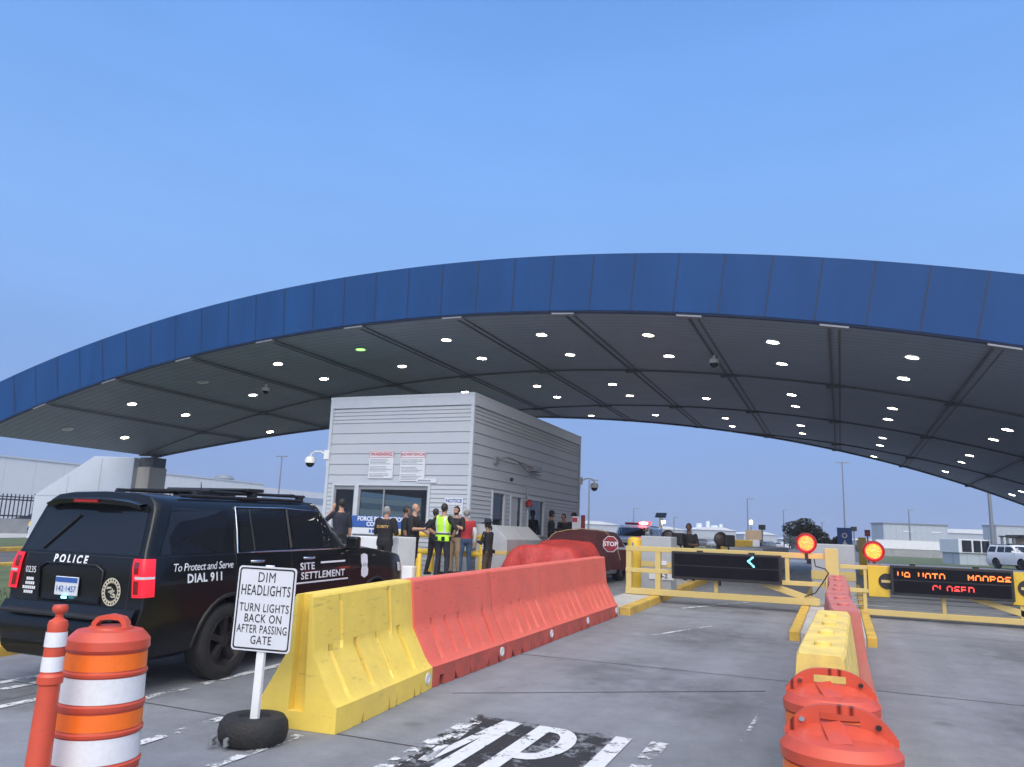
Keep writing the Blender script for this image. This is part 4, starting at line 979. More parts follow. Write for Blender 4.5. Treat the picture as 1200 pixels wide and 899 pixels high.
# car under the red tarpaulin
cov, csh = vehicle('covered_car', 'silver car hidden under a red tarpaulin behind the red barriers', 'car', SEDAN, M['paint_silver'], (-6.62, 23.4, gz(21)), R_(176))
sedan_glass(cov, csh, False); cov.scale = (.9, 1, .88)
mb = MB().box(-.3, .3, -.06, -.03, .45, .60); mb.build('number_plate', M['sign_white'], cov)
tarp = thing('tarpaulin', 'dark red tarpaulin draped over a car beside the booth', 'tarpaulin', cov.location, R_(176))
def tarp_fn(rx, infl, ztop, y0, y1, low):
    rn = random.Random(rx)
    ph = [rn.uniform(0, 6.28) for _ in range(8)]
    def f(u, v):
        y = y0+(y1-y0)*v; s_ = (u-.5)*2                       # across -1..1
        # height profile along the car (y forward), rounded
        hood, roof = .98+max(0, infl-.06)*.6, 1.47+ztop
        k = min(1, max(0, (3.75-y)/1.5)); k = k*k*(3-2*k); kr = min(1, max(0, (y+.15)/1.0)); kr = kr*kr*(3-2*kr)
        h = hood+(roof-hood)*k*kr
        e0 = min(1, max(0, (y-y0)/(.30 if infl < .1 else .12))); e1 = min(1, max(0, (y1-y)/.35)); e = (1-(1-e0)**2)*(1-(1-e1)**2)
        h = low+(h-low)*e**.5 if e < 1 else h
        a = abs(s_); half = (1.0+infl)
        prof = 1-max(0, a-.42)/.58
        zz = low+(h-low)*(1-(1-prof)**3.6) if a > .42 else h+.03*(1-a/.42)
        x = s_*half*(1-.16*max(0, zz-.7)) if a < .9 else s_*half
        fold = .006*math.sin(4*y+3*s_+ph[0])+.005*math.sin(13*y-7*s_+ph[1])+.006*math.sin(19*s_+4*y+ph[2])
        x += fold*.9*a+.05*a**3*math.sin(7*y+ph[4]); zz += fold*.7+.004*math.sin(31*y+13*s_+ph[3])
        return (x, y+.02*math.sin(11*s_+ph[5]), zz+gz(0))
    return f
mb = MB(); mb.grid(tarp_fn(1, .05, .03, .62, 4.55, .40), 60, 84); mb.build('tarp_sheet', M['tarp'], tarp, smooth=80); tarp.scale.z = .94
t2 = thing('tarpaulin', 'red tarpaulin painted as lit covering the bonnet of the covered car', 'tarpaulin', cov.location, R_(176))  # extra sheet standing for the lit front of the tarpaulin
mb = MB(); mb.grid(tarp_fn(2, .17, .03, 3.05, 5.0, .10), 60, 60); mb.build('tarp_sheet', M['tarp_lit'], t2, smooth=80); t2.scale.z = .94
mb = MB(); f = tarp_fn(1, .06, .05, .62, 4.0, .40)
mb.tube([Vector(f(.02+.03*i, .30+.012*i))+Vector((0, 0, .012)) for i in range(32)], .013, 6)
tag(mb.build('rope', M['rope'], smooth=60), 'tan rope tied across the red tarpaulin', 'rope').matrix_world = Matrix.Translation(cov.location) @ Matrix.Rotation(R_(176), 4, 'Z') @ Matrix.Diagonal((1, 1, .94, 1))

# low detail cars for the far car park: one body, dark glass band, wheels
def far_car(paint):
    root = thing('parked_car', 'x', 'car'); s_ = _shell[id(SEDAN)]
    link('body', s_.me.copy(), paint, root); smooth_mesh(root.children[0].data, 35)
    for sg in (1, -1): quad_patch(MB(), lambda y, z: s_.side(y, z, .006, sg), [(.85, .98), (2.98, .98), (2.45, 1.33), (1.35, 1.32)], 8, 3).build('side_window', M['dark_glass'], root)
    quad_patch(MB(), lambda x, z: s_.front(x, z, .006), [(-.70, 1.0), (.70, 1.0), (.54, 1.36), (-.54, 1.36)], 6, 4).build('windscreen', M['dark_glass'], root)
    add_wheels(root, SEDAN, M['grey_metal'], .92)
    return root
protos = [far_car(M[k]) for k in ('paint_white', 'paint_black', 'paint_silver', 'paint_grey')]
used = set(); rr = random.Random(5)
FAR = [(-16+2.9*i, 172+rr.uniform(-2, 2), .9) for i in range(8)] + [(-32+3.4*i, 128+rr.uniform(-2, 2), 1.4) for i in range(7)] + [(-24+5.0*i, 66+rr.uniform(-1, 1), 1.57) for i in range(3)] + [(-46.8, 30.5, 1.57), (-47.5, 36.5, 1.55)]
KIND = ['white', 'black', 'silver', 'grey']
for i, (x, y, a) in enumerate(FAR):
    k = rr.randrange(4) if i < 18 else 1
    o = protos[k] if k not in used else copy_tree(protos[k]); used.add(k)
    o.location = (x, y, .648); o.rotation_euler = (0, 0, a+rr.uniform(-.1, .1))
    where = 'in the far row beyond the road' if i < 8 else ('in the car park behind the gate officer' if i < 15 else ('in the yard behind the white police vehicle' if i < 18 else 'behind the black picket fence'))
    o['label'] = 'distant %s car parked %s' % (KIND[k], where); o['group'] = '%s cars parked %s' % (KIND[k], where)
for k in range(4):
    if k not in used: copy = [protos[k]]; [bpy.data.objects.remove(c) for c in [g for ch in protos[k].children for g in ch.children] + list(protos[k].children) + copy]

# ------------------------------------------------------------------ water filled barriers
def barrier_mesh(L, H, base, top, grooves, upper=(), notches=(), foot_h=.20, waist=.58, gd=.05, rng=None):
    """jersey profile along y; grooves / upper = list of (centre, width); rings carry a recess there"""
    hb, ht = base/2, top/2; hw = ht+.045
    zs = [0, foot_h*.85, foot_h, foot_h+.04, foot_h+.10, waist-.08, waist, waist+.06, waist+.14, H-.08, H-.02, H]
    def half(z):
        if z <= foot_h: return hb
        if z <= waist: return hb-.02+(hw-hb+.02)*((z-foot_h)/(waist-foot_h))
        return hw+(ht-hw)*((z-waist)/(H-waist))
    cuts = {0.0: (0, 0, 0), L: (0, 0, 0)}
    def put(c, w, which):
        for yy, on in ((c-w/2-.012, 0), (c-w/2, 1), (c+w/2, 1), (c+w/2+.012, 0)):
            t = list(cuts.get(yy, (0, 0, 0))); t[which] = max(t[which], on); cuts[yy] = tuple(t)
    for c, w in grooves: put(c, w, 0)
    for c, w in upper: put(c, w, 1)
    for c, w in notches: put(c, w, 2)
    k = int(L/.15)
    for i in range(1, k): cuts.setdefault(L*i/k, (0, 0, 0))
    ys = sorted(cuts)
    rings = []
    for y in ys:
        g, u, nn = cuts[y]; r = []
        e = min(y, L-y); rd = .012 if e < 1e-6 else 0
        for i, z in enumerate(zs):
            x = half(z); zz = z
            if g and 4 <= i <= 6: x -= gd*(1 if i == 4 else .9 if i == 5 else .5)
            if u and 7 <= i <= 9: x -= gd*.9*(1, .9, .4)[i-7] if i < 9 else gd*.3
            if nn and i == 0: zz = .10
            if i == len(zs)-1: x -= .012
            r.append((x-rd, y, zz))
        rings.append(r + [(-x, y_, z) for x, y_, z in r[::-1]])
    m = len(rings[0]); v = [p for r in rings for p in r]
    f = [(a*m+i, a*m+(i+1) % m, (a+1)*m+(i+1) % m, (a+1)*m+i) for a in range(len(rings)-1) for i in range(m)]
    for a in (0, len(rings)-1):
        for i in range(m//2-1): f.append((a*m+i, a*m+i+1, a*m+m-2-i, a*m+m-1-i))
    return MB().add(v, f)

def barrier(label, m, x, y, rz, L, H, base, top, grooves, upper=(), notches=(), slot=False, group=None, foot=None, plug=True, name='plastic_barrier', caps=(), gd=.05):
    t = thing(name, label, 'barrier', (x, y, gz(y)+.006), rz, group)
    mb = barrier_mesh(L, H, base, top, grooves, upper, notches, gd=gd)
    o = mb.build('shell', m, t)
    if slot:
        c = MB().prism([(-.075, .14), (.075, .14), (.05, H+.1), (-.05, H+.1)], 'y', -.1, .085).build('cut', m, t)
        b = o.modifiers.new('b', 'BOOLEAN'); b.operation = 'DIFFERENCE'; b.solver = 'EXACT'; b.object = c; apply_mods(o); bpy.data.objects.remove(c)
    smooth_mesh(o.data, 28)
    bv = o.modifiers.new('bevel', 'BEVEL'); bv.width = .012; bv.segments = 2; bv.limit_method = 'ANGLE'; bv.angle_limit = R_(35)
    t.rotation_euler = (math.atan(.023) if y < 28 else 0, 0, rz)
    if foot:
        o.data.materials.append(foot)
        for p in o.data.polygons: p.material_index = 1 if p.center.z < .19 else 0
    if plug:
        T = Matrix.Translation((base/2+.001, L-.14, .115)) @ Matrix.Rotation(math.pi/2, 4, 'Y')
        MB().lathe([(.055, -.005), (.055, .008), (.032, .010), (.030, .004), (.001, .004)], 18, 0, T, caps=False).build('drain_plug', M['sign_white'], t)
    for cy in caps:
        MB().lathe([(.05, -.01), (.05, .02), (.02, .03)], 14, 0, Matrix.Translation((0, cy, H))).build('fill_cap', m, t, smooth=40)
    return t
d = Vector((-3.80+3.92, 14.26-7.22))
# yellow one nearest the sign
barrier('yellow water filled barrier with a slotted end beside the DIM HEADLIGHTS sign', M['yellow_plastic'], -4.10, 5.42, R_(4.5), 1.86, 1.05, .76, .19,
        [(.24, .06), (.66, .06), (1.06, .06), (1.50, .06)], [(.42, .05), (1.32, .05)], [(.36, .16), (.98, .16), (1.5, .16)], slot=True, gd=.10)
red_lab = ['red water filled barrier touching the yellow barrier', 'second red barrier from the yellow barrier in the left row', 'third red barrier from the yellow barrier in the left row', 'last red barrier of the left row, nearest the gate']
y = 7.27
for i, L in enumerate((1.90, 1.72, 1.66, 1.66)):
    x = -4.22 + .012*(y-7.27)
    barrier(red_lab[i], M['red_plastic'], x, y, R_(-.9), L-.03, 1.05, .70, .19, [(L*k/6, .055) for k in range(1, 6)], (), [(L*.12, .09), (L*.3, .09), (L*.5, .12), (L*.7, .09), (L*.88, .09)], group='red barriers of the left row', gd=.07, foot=M['red_foot'])
    y += L
# right hand row
barrier('sun bleached yellow barrier behind the two orange drums', M['pale_yellow'], -.135, 5.0, R_(-1.2), 2.57, 1.0, .44, .27, [(.35, .03), (.85, .03), (1.35, .03), (1.85, .03), (2.3, .03)], [(.2, .05), (.75, .05), (1.3, .05), (1.85, .05), (2.3, .05)], [], plug=False, caps=(.4, .95, 1.5, 2.05))
for i, (x, y, a, lb) in enumerate(((.02, 7.62, 2.4, 'faded red barrier touching the bleached yellow barrier in the right row'), (-.06, 9.45, -.8, 'faded red barrier in the middle of the right row'), (-.045, 11.2, 1.0, 'faded red barrier at the gate end of the right row'))):
    barrier(lb, M['pink_plastic'], x, y, R_(a), 1.74, 1.0, .52, .24, [(.3, .03), (.7, .03), (1.1, .03), (1.5, .03)], [(.3, .06), (.9, .06), (1.45, .06)], [], group='red barriers of the right row', plug=False, caps=(.5, 1.2))

# ------------------------------------------------------------------ drums, tube, portable sign
def drum(label, x, y, rz, kind, group, R=.245, H=1.0):
    t = thing('traffic_drum', label, 'traffic drum', (x, y, gz(y)+.006), rz, group)
    r0 = R; rt = R*(.84 if kind == 'loop' else .95)
    def rad(z): return r0+(rt-r0)*z/H
    bands = [(.05, .16), (.195, .29), (.335, .475), (.505, .60), (.645, .785), (.815, .91)] if kind == 'loop' else [(.12, .27), (.33, .48), (.54, .69), (.75, .915)]
    prof = [(r0*1.25, 0), (r0*1.27, .02), (r0*1.22, .06), (rad(.06)+.005, .03 if kind == 'loop' else .075)]
    for a, b in bands: prof += [(rad(a)+.010, a-.026), (rad(a)+.012, a-.010), (rad(a)+.002, a-.004), (rad(a), a), (rad(b), b), (rad(b)+.004, b+.004)]
    if kind == 'loop': prof += [(rad(.93)+.014, .93), (rad(.97)+.012, .975), (rad(1.0)-.008, 1.0), (rt*.85, 1.022), (rt*.45, 1.03), (.001, 1.03)]
    else: prof += [(rad(.925)+.012, .925), (rad(.97)+.014, .975), (rad(1.0)+.0, .995), (rt*.9, 1.02), (rt*.6, 1.035), (.001, 1.04)]
    MB().lathe(prof, 44, 0, None, caps=False).build('drum_body', M['drum_red'], t, smooth=32)
    for k, (a, b) in enumerate(bands):
        MB().lathe([(rad(a)+.003, a+.004), (rad(b)+.003, b-.004)], 44, 0, None, caps=False).build('reflective_band', M['refl_white'] if (k % 2 == 0 and k != 0 or (k == 0 and kind != 'loop')) else M['refl_orange'], t, smooth=60)
    if kind == 'loop':
        mb = MB(); pts = [(-.085, 0, 1.01), (-.082, 0, 1.06), (-.06, 0, 1.085), (0, 0, 1.095), (.06, 0, 1.085), (.082, 0, 1.06), (.085, 0, 1.01)]
        for p, q in zip(pts[:-1], pts[1:]): pass
        w, th = .036, .014
        def off(p, k): c = Vector((p[0], 0, p[2]-1.03)); l = c.length; return Vector((p[0], 0, p[2])) + (c/l)*k
        v = []
        for p in pts: v += [off(p, th)+Vector((0, -w, 0)), off(p, th)+Vector((0, w, 0)), off(p, -th)+Vector((0, w, 0)), off(p, -th)+Vector((0, -w, 0))]
        f = [(i*4+k, i*4+(k+1) % 4, i*4+4+(k+1) % 4, i*4+4+k) for i in range(len(pts)-1) for k in range(4)]
        mb.add(v, f); mb.lathe([(.12, 1.025), (.115, 1.04), (.001, 1.045)], 24, 0, None, caps=False)
        mb.build('handle', M['drum_red'], t, smooth=40)
    else:
        # upright fin with a hand slot, swept shoulders in front
        mb = MB(); n = 16; out = []; y0, y1 = .035, .075
        top = lambda x: 1.03 + .135*(1-min(1, abs(x)/(rt*.98))**3.0)
        X = [-rt*.98+2*rt*.98*i/28 for i in range(29)]
        sl = lambda x: abs(x) < .088
        for i in range(28):
            a, b = X[i], X[i+1]
            segs = [(1.0, 1.075, 1.0, 1.075), (1.125, top(a), 1.125, top(b))] if (sl(a) and sl(b)) else [(1.0, top(a), 1.0, top(b))]
            for za0, za1, zb0, zb1 in segs:
                mb.add([(a, y0, za0), (b, y0, zb0), (b, y0, max(zb1, zb0)), (a, y0, max(za1, za0)), (a, y1, za0), (b, y1, zb0), (b, y1, max(zb1, zb0)), (a, y1, max(za1, za0))],
                       [(0, 1, 2, 3), (4, 7, 6, 5), (3, 2, 6, 7), (0, 4, 5, 1), (0, 3, 7, 4), (1, 5, 6, 2)])
        o = mb.build('handle', M['drum_red'], t)
        bm = bmesh.new(); bm.from_mesh(o.data); bmesh.ops.remove_doubles(bm, verts=bm.verts, dist=1e-4); bm.to_mesh(o.data); bm.free(); smooth_mesh(o.data, 40)
        mb = MB()
        mb.grid(lambda u, v: (-rt*.80+1.6*rt*u, .036-(.036+rt*.78)*v*(1-.35*(2*u-1)**2), 1.0+.045*(1-v)**1.6*(1-(2*u-1)**4)+.028-.02*v*v), 14, 8)
        mb.add([(-.075, .034, 1.074), (.02, .034, 1.074), (.055, -.14, 1.035), (-.03, -.16, 1.03), (.0, .034, 1.095), (.005, -.11, 1.055)], [(0, 1, 2, 3), (0, 1, 4), (1, 2, 5, 4), (3, 0, 4, 5), (2, 3, 5)])
        mb.build('shoulder', M['drum_red'], t, smooth=60)
        for sg in (1, -1): MB().tube([(sg*.15, .018, 1.085), (sg*.15, .034, 1.085)], .012, 10).build('rivet', M['chrome' if sg < 0 else 'dark'], t)
    for ch in t.children: ch.scale.z = H
    return t
drum('orange and white striped drum with a loop handle next to the red tube post', -3.93, 3.40, R_(30), 'loop', None)
drum('orange drum with a fin handle nearest the camera on the right', -.035, 3.72, R_(-2), 'fin', None, R=.24, H=.84)
drum('orange drum with a fin handle just in front of the bleached yellow barrier', -.08, 4.62, R_(2), 'fin', None, R=.24, H=.84)
t = thing('tube_post', 'slim orange red delineator tube with two white bands left of the striped drum', 'delineator', (-3.88, 3.02, gz(3)+.006))
MB().lathe([(.19, 0), (.19, .04), (.08, .06), (.066, .10), (.052, .79), (.062, .80), (.063, .835), (.052, .85), (.048, 1.07), (.050, 1.095), (.045, 1.115), (.028, 1.125), (.019, 1.135), (.019, 1.15), (.036, 1.165), (.040, 1.18), (.034, 1.197), (.001, 1.20)], 28, 0, None, caps=False).build('post', M['drum_red'], t, smooth=35)
for a, b in ((.86, .935), (.985, 1.06)): MB().lathe([(.0535, a), (.0522, b)], 28, 0, None, caps=False).build('reflective_band', M['refl_white'], t, smooth=60)

t = thing('portable_sign', 'white DIM HEADLIGHTS sign on a post standing in a black tyre', 'sign', (-4.16, 5.0, gz(5)+.006), R_(10))
TS = Matrix.Rotation(R_(0.5), 4, 'Y')
mb = MB().lathe([(.13, .03), (.15, .0), (.27, .0), (.305, .035), (.315, .09), (.305, .145), (.27, .185), (.15, .19), (.13, .17)], 40, 0, None, caps=False); mb.lathe([(.18, .17), (.001, .165)], 30, 0, None, caps=False)
mb.v = [Vector((p.x*.82, p.y*.82, p.z*1.0)) for p in mb.v]; mb.build('tyre_base', M['black_rubber'], t, smooth=50)
for dx in (-.06, .06):
    mb = MB().tube([(dx-.12, -.22, .03), (dx-.12, -.27, .035), (dx-.12, -.27, .065), (dx-.12, -.22, .07)], .018, 8); mb.build('tie_down', M['grey_metal'], t, smooth=50)
MB().box(-.032, .032, -.02, .02, .1, 1.30, 0, TS).build('post', M['white_metal'], t, bevel=.006)
SW, SZ0, SZ1 = .25, .655, 1.29
def rrect(x0, x1, z0, z1, r, n=6):
    p = []
    for cx_, cz_, a0 in ((x1-r, z0+r, -90), (x1-r, z1-r, 0), (x0+r, z1-r, 90), (x0+r, z0+r, 180)):
        for k in range(n+1):
            a = R_(a0+90*k/n); p.append((cx_+r*math.cos(a), cz_+r*math.sin(a)))
    return p
sp = MB().prism(rrect(-SW, SW, SZ0, SZ1, .03), 'y', -.030, -.024, 0, TS).build('sign_panel', M['sign_white'], t)
mb = MB(); o_, i_ = rrect(-SW+.012, SW-.012, SZ0+.012, SZ1-.012, .026), rrect(-SW+.024, SW-.024, SZ0+.024, SZ1-.024, .018)
n = len(o_)
for k in range(n): mb.add([(o_[k][0], -.0315, o_[k][1]), (o_[(k+1) % n][0], -.0315, o_[(k+1) % n][1]), (i_[(k+1) % n][0], -.0315, i_[(k+1) % n][1]), (i_[k][0], -.0315, i_[k][1])], [(0, 1, 2, 3)], 0, TS)
for s, z, sz in (('DIM', 1.205, .098), ('HEADLIGHTS', 1.105, .098), ('TURN LIGHTS', .975, .079), ('BACK ON', .895, .079), ('AFTER PASSING', .815, .077), ('GATE', .735, .079)):
    vs, fs2 = text_mesh(s, sz, bold=(0 if s == 'DIM' else .008), space=1.10); wmax = max(v[0] for v in vs); k = min(.86, .212/wmax)
    mb.add([(x*k, -.0315, z+y_*1.12) for x, y_ in vs], fs2, 0, TS)
mb.build('lettering', M['ink'], sp)

# ------------------------------------------------------------------ gates
GY = 17.0; gg = gz(GY)
g1 = thing('barrier_gate', 'pale yellow steel gate across the middle lane carrying a dark message display', 'gate', (-2.4, GY, gg))
def gbox(mb, x0, x1, z0, z1, dy=.06, y=GY): return mb.box(x0, x1, y-dy, y+dy, z0, z1)
def gb(mb, name, m, parent, **k):
    p = parent
    while p.parent: p = p.parent
    mb.v = [q-p.location for q in mb.v]; return mb.build(name, m, parent, **k)
mb = MB()
gbox(mb, -4.37, -.22, 1.46, 1.57); gbox(mb, -4.37, -3.30, 1.01, 1.10); gbox(mb, -4.37, -.45, .55, .68)
for x in (-4.30, -3.66): gbox(mb, x-.06, x+.06, .68, 1.46, .055)
gbox(mb, -2.48, -2.40, .68, .94, .05); gbox(mb, -1.06, -.98, 1.0, 1.46, .05); gbox(mb, -1.14, -.22, .92, 1.01, .055)
mb.prism([(-1.6, .90), (-1.14, .90), (-.42, .68), (-.42, .55)], 'y', GY-.05, GY+.05)
gb(mb, 'frame', M['gate_yellow'], g1, bevel=.008)
mb = MB(); gbox(mb, -.30, -.05, gg-.02, 1.68, .12); gb(mb, 'gate_post', M['gate_yellow'], g1, bevel=.01)
mb = MB(); mb.tube([(-.5, GY-.07, 1.46), (-.48, GY-.09, 1.32), (-.30, GY-.13, 1.28), (-.24, GY-.13, 1.2), (-.36, GY-.12, 1.0), (-.5, GY-.09, .8), (-.7, GY-.08, .72)], .012, 6); gb(mb, 'cable', M['dark'], g1, smooth=60)
ds = thing('message_display', 'wide dark message display showing a cyan arrow on the middle gate', 'display', (-2.24, GY-.10, gg+.52))
L0 = ds.location
mb = MB().box(-3.33, -1.12, GY-.20, GY-.07, .93, 1.50); gb(mb, 'housing', M['dark'], ds, bevel=.01)
mb = MB().box(-3.28, -1.17, GY-.206, GY-.2005, .985, 1.455); gb(mb, 'screen', M['screen'], ds)
mb = MB().box(-3.29, -1.16, GY-.209, GY-.2065, 1.205, 1.22)
for x in (-2.75, -1.7): mb.box(x-.06, x+.06, GY-.16, GY-.08, 1.5, 1.53)
gb(mb, 'divider', M['dark'], ds)
mb = MB()
for i, (dx, dz) in enumerate(((0, 0), (1, 1), (2, 2), (3, 3), (1, -1), (2, -2), (3, -3.2), (3.6, -3.9))):
    mb.box(-1.78+dx*.03, -1.78+dx*.03+.036, GY-.2115, GY-.2065, 1.34+dz*.026, 1.34+dz*.026+.036)
gb(mb, 'arrow', emit('cyan light', (.25, .9, 1.0), 1.6), ds)

g2 = thing('barrier_gate', 'bright yellow steel gate across the right lane carrying a CLOSED display', 'gate', (2.0, GY, gg))
mb = MB()
gbox(mb, -.03, 4.6, 1.38-.08, 1.38); gbox(mb, -.03, .58, .86, .94)
for x in (.42,): gbox(mb, x-.03, x+.03, .94, 1.30, .05)
gbox(mb, .36, 4.6, .45, .56, .05)
for x in (.40, 1.75, 3.0, 4.2): gbox(mb, x-.035, x+.035, .56, .86, .045)
mb.prism([(2.1, .86), (2.45, .86), (3.6, .56), (3.1, .56)], 'y', GY-.045, GY+.045)
gb(mb, 'frame', M['gate_yellow'], g2, bevel=.008)
for xa, xb in ((.47, .84), (2.86, 3.45)): mb = MB(); gbox(mb, xa, xb, .80, 1.385, .075); gb(mb, 'sign_plate', M['bright_yellow'], g2, bevel=.006)
mb = MB()
for z in (.62, .72, .80): mb.tube([(.2, GY+.02, z), (4.6, GY+.02, z-.01)], .010, 5)
gb(mb, 'cable', M['galv'], g2)
for x in (.80, 3.10):
    T = Matrix.Translation((x, GY-.078, 1.10)) @ Matrix.Rotation(math.pi/2, 4, 'X')
    mb = MB().lathe([(.15, -.002), (.15, .01), (.001, .012)], 28, 0, T, caps=False); o = gb(mb, 'round_emblem', M['dark'], g2)
    mb = MB().box(x-.10, x+.10, GY-.094, GY-.0905, 1.075, 1.125); gb(mb, 'bar', M['gate_yellow'], o)
d2 = thing('message_display', 'dark message display with red lit letters reading CLOSED on the right gate', 'display', (1.85, GY-.10, gg+.48))
mb = MB().box(.86, 2.88, GY-.20, GY-.07, .86, 1.415); gb(mb, 'housing', M['dark'], d2, bevel=.01)
mb = MB().box(.91, 2.83, GY-.206, GY-.2005, .91, 1.37); gb(mb, 'screen', M['screen'], d2)
mb = MB().box(.90, 2.84, GY-.209, GY-.2065, 1.135, 1.15)
for x in (1.25, 2.3): mb.box(x-.05, x+.05, GY-.16, GY-.08, 1.415, 1.45)
gb(mb, 'divider', M['dark'], d2)
G5 = {'U': ['10001', '10001', '10001', '00000'], 'A': ['01110', '10001', '10001', '11111'], 'a': ['01110', '10001', '10001', '10001'], 'T': ['11111', '00100', '00100', '00100'], 'M': ['10001', '11011', '10101', '10001'],
      'P': ['11110', '10001', '11110', '10000'], 'S': ['01111', '10000', '01110', '11111'], 'C': ['01110', '10001', '10000', '10000'], 'L': ['10000', '10000', '10000', '00000'], 'O': ['01110', '10001', '10001', '10001'],
      'E': ['11110', '10000', '11110', '10000'], 'D': ['11110', '10001', '10001', '10001'], 'H': ['10001', '10001', '11111', '00000'], ' ': ['00000']*4}
def leds(s, x0, ztop, px, mb):
    x = x0
    for ch in s:
        for r_, row in enumerate(G5[ch]):
            for c_, b in enumerate(row):
                if b == '1': mb.box(x+c_*px, x+c_*px+px*.92, GY-.2125, GY-.2065, ztop-(r_+1)*px*1.25, ztop-r_*px*1.25-px*.12)
        x += 6*px
mb = MB(); leds('UA UaTa   MaaPAS', .98, 1.30, .0195, mb); gb(mb, 'lit_letters', emit('orange red light', (1.0, .20, .025), 2.2), d2)
mb = MB(); leds('CLOSED', 1.56, 1.085, .0195, mb); gb(mb, 'lit_letters', emit('red light', (1.0, .06, .05), 1.5), d2)
# round red signals standing above the gate rails
for x, y, z, lb, c, e in ((-.64, 16.95, 1.77, 'round red signal lamp above the middle gate beside the gate post', (1.0, .34, .07), 2.0), (.60, 17.2, 1.66, 'round amber red signal lamp above the right gate on a short stand', (1.0, .40, .06), 2.0)):
    t = thing('signal_lamp', lb, 'signal lamp', (x, y, z))
    T = Matrix.Rotation(math.pi/2, 4, 'X')
    MB().lathe([(.001, -.10), (.16, -.09), (.20, 0), (.205, .03), (.165, .035), (.16, .02)], 30, 0, T, caps=False).build('housing', M['red_lens'], t, smooth=40)
    MB().lathe([(.205, .0), (.205, .03), (.150, .034), (.146, .028)], 30, 0, T, caps=False).build('glow_ring', emit('red ring light', (1.0, .02, .07), .8, (.4, .02, .04)), t, smooth=40)
    MB().lathe([(.145, .028), (.10, .05), (.001, .06)], 26, 0, T, caps=False).build('lens', led_lens('lens light', c, e), t, smooth=60)
    mb = MB(); mb.grid(lambda u, v: (.175*math.cos(R_(200-220*u)), -.035-.13*v, .175*math.sin(R_(200-220*u))), 20, 2); mb.build('visor', M['dark'], t, smooth=60)
    MB().box(-.03, .03, -.03, .03, -.34, -.17).build('bracket', M['dark'], t)
    if x > 0: MB().box(-.12, .12, -.06, .06, -.30, -.24).build('stand', M['galv'], t)
    pl2 = bpy.data.lights.new('signal_light', 'POINT'); pl2.energy = 4; pl2.color = (1, .12, .08); pl2.shadow_soft_size = .14
    po = bpy.data.objects.new('signal_light', pl2); COL.objects.link(po); po.parent = t; po.location = (0, -.22, 0)

# blocks, bollards, rails around the gate and the booth
def block(name, label, cat, x0, x1, y0, y1, z1, m, group=None, chamfer=None, zb=None):
    z0 = gz(y0)+.1 if zb is None else zb
    t = thing(name, label, cat, ((x0+x1)/2, y0, z0), 0, group)
    pr = [(x0, z0), (x1, z0), (x1, z1), (x0, z1)] if not chamfer else [(x0, z0), (x1, z0), (x1, z1-chamfer[1]), (x1-chamfer[0], z1), (x0, z1)]
    mb = MB().prism(pr, 'y', y0, y1); gb(mb, 'concrete', m, t, bevel=.02); return t
t = block('concrete_block', 'tall grey concrete block with a yellow stripe behind the left end of the middle gate', 'concrete block', -4.33, -3.62, 18.2, 18.9, 1.80, M['block'])
mb = MB().box(-4.335, -3.615, 18.192, 18.9, 1.10, 1.22); gb(mb, 'stripe', M['gate_yellow'], t)
mb = MB().box(-4.0, -3.72, 18.17, 18.192, 1.14, 1.24); gb(mb, 'junction_box', M['sign_white'], t, bevel=.01)
mb = MB().box(-4.13, -3.56, 18.180, 18.192, .82, 1.0); o = gb(mb, 'plate', M['sign_white'], t)
mb = MB(); text_on(mb, 'C4-2', (-3.84, 18.1785, .90), U, V, .14, bold=.03); gb(mb, 'print', M['ink'], o)
t = block('concrete_wall', 'lower grey concrete wall running back from the block behind the middle gate', 'wall', -3.3, -2.2, 25.2, 38.0, 1.58, M['block'])
t = block('concrete_block', 'grey concrete block behind the gate post between the two gates', 'concrete block', -.60, .27, 18.2, 21.4, 1.77, M['block'])
mb = MB().box(-.605, .275, 18.192, 21.4, 1.02, 1.20); gb(mb, 'stripe', M['gate_yellow'], t)
b1 = thing('bollard', 'thick yellow bollard behind the left end of the middle gate', 'bollard', (-4.30, 17.45, gz(17.4)+.14))
MB().lathe([(.155, 0), (.155, 1.14), (.14, 1.19), (.09, 1.22), (.001, 1.23)], 24, 0, None, caps=False).build('post', M['bright_yellow'], b1, smooth=40)
MB().box(-.02, .02, -.162, -.15, 1.02, 1.10).build('tag', M['ink_grey'], b1)
t = thing('stop_sign', 'small red STOP sign at the left end of the middle gate', 'sign', (-4.78, 17.2, gz(17.2)))
MB().box(-.1, .40, -.012, .012, 1.08, 1.13).build('bracket', M['galv'], t)
oc = [(.175*math.cos(R_(22.5+45*k)), 1.19+.175*math.sin(R_(22.5+45*k))) for k in range(8)]; oc2 = [(p[0]*1.07, 1.19+(p[1]-1.19)*1.07) for p in oc]
MB().prism(oc2, 'y', -.024, -.018).build('border', M['sign_white'], t)
MB().prism(oc, 'y', -.028, -.0245).build('face', M['sign_red'], t)
mb = MB(); text_on(mb, 'STOP', (0, -.0295, 1.19), U, V, .135, bold=.02); mb.build('lettering', M['sign_white'], t)
iz = lambda y: gz(y)+.2
t = block('concrete_barrier', 'long white painted concrete barrier in front of the booth window', 'barrier', -11.9, -10.0, 16.05, 16.5, 1.54, M['block_white'], zb=iz(16))
t = block('concrete_barrier', 'short white painted concrete post block in front of the police vehicle bonnet', 'barrier', -9.98, -9.40, 15.7, 16.5, 1.56, M['block_white'], zb=iz(15.7))
t = block('utility_pedestal', 'small pale grey utility box beside the white concrete block', 'utility box', -9.28, -9.02, 15.7, 15.95, .92, M['white_metal'], zb=iz(15.7))
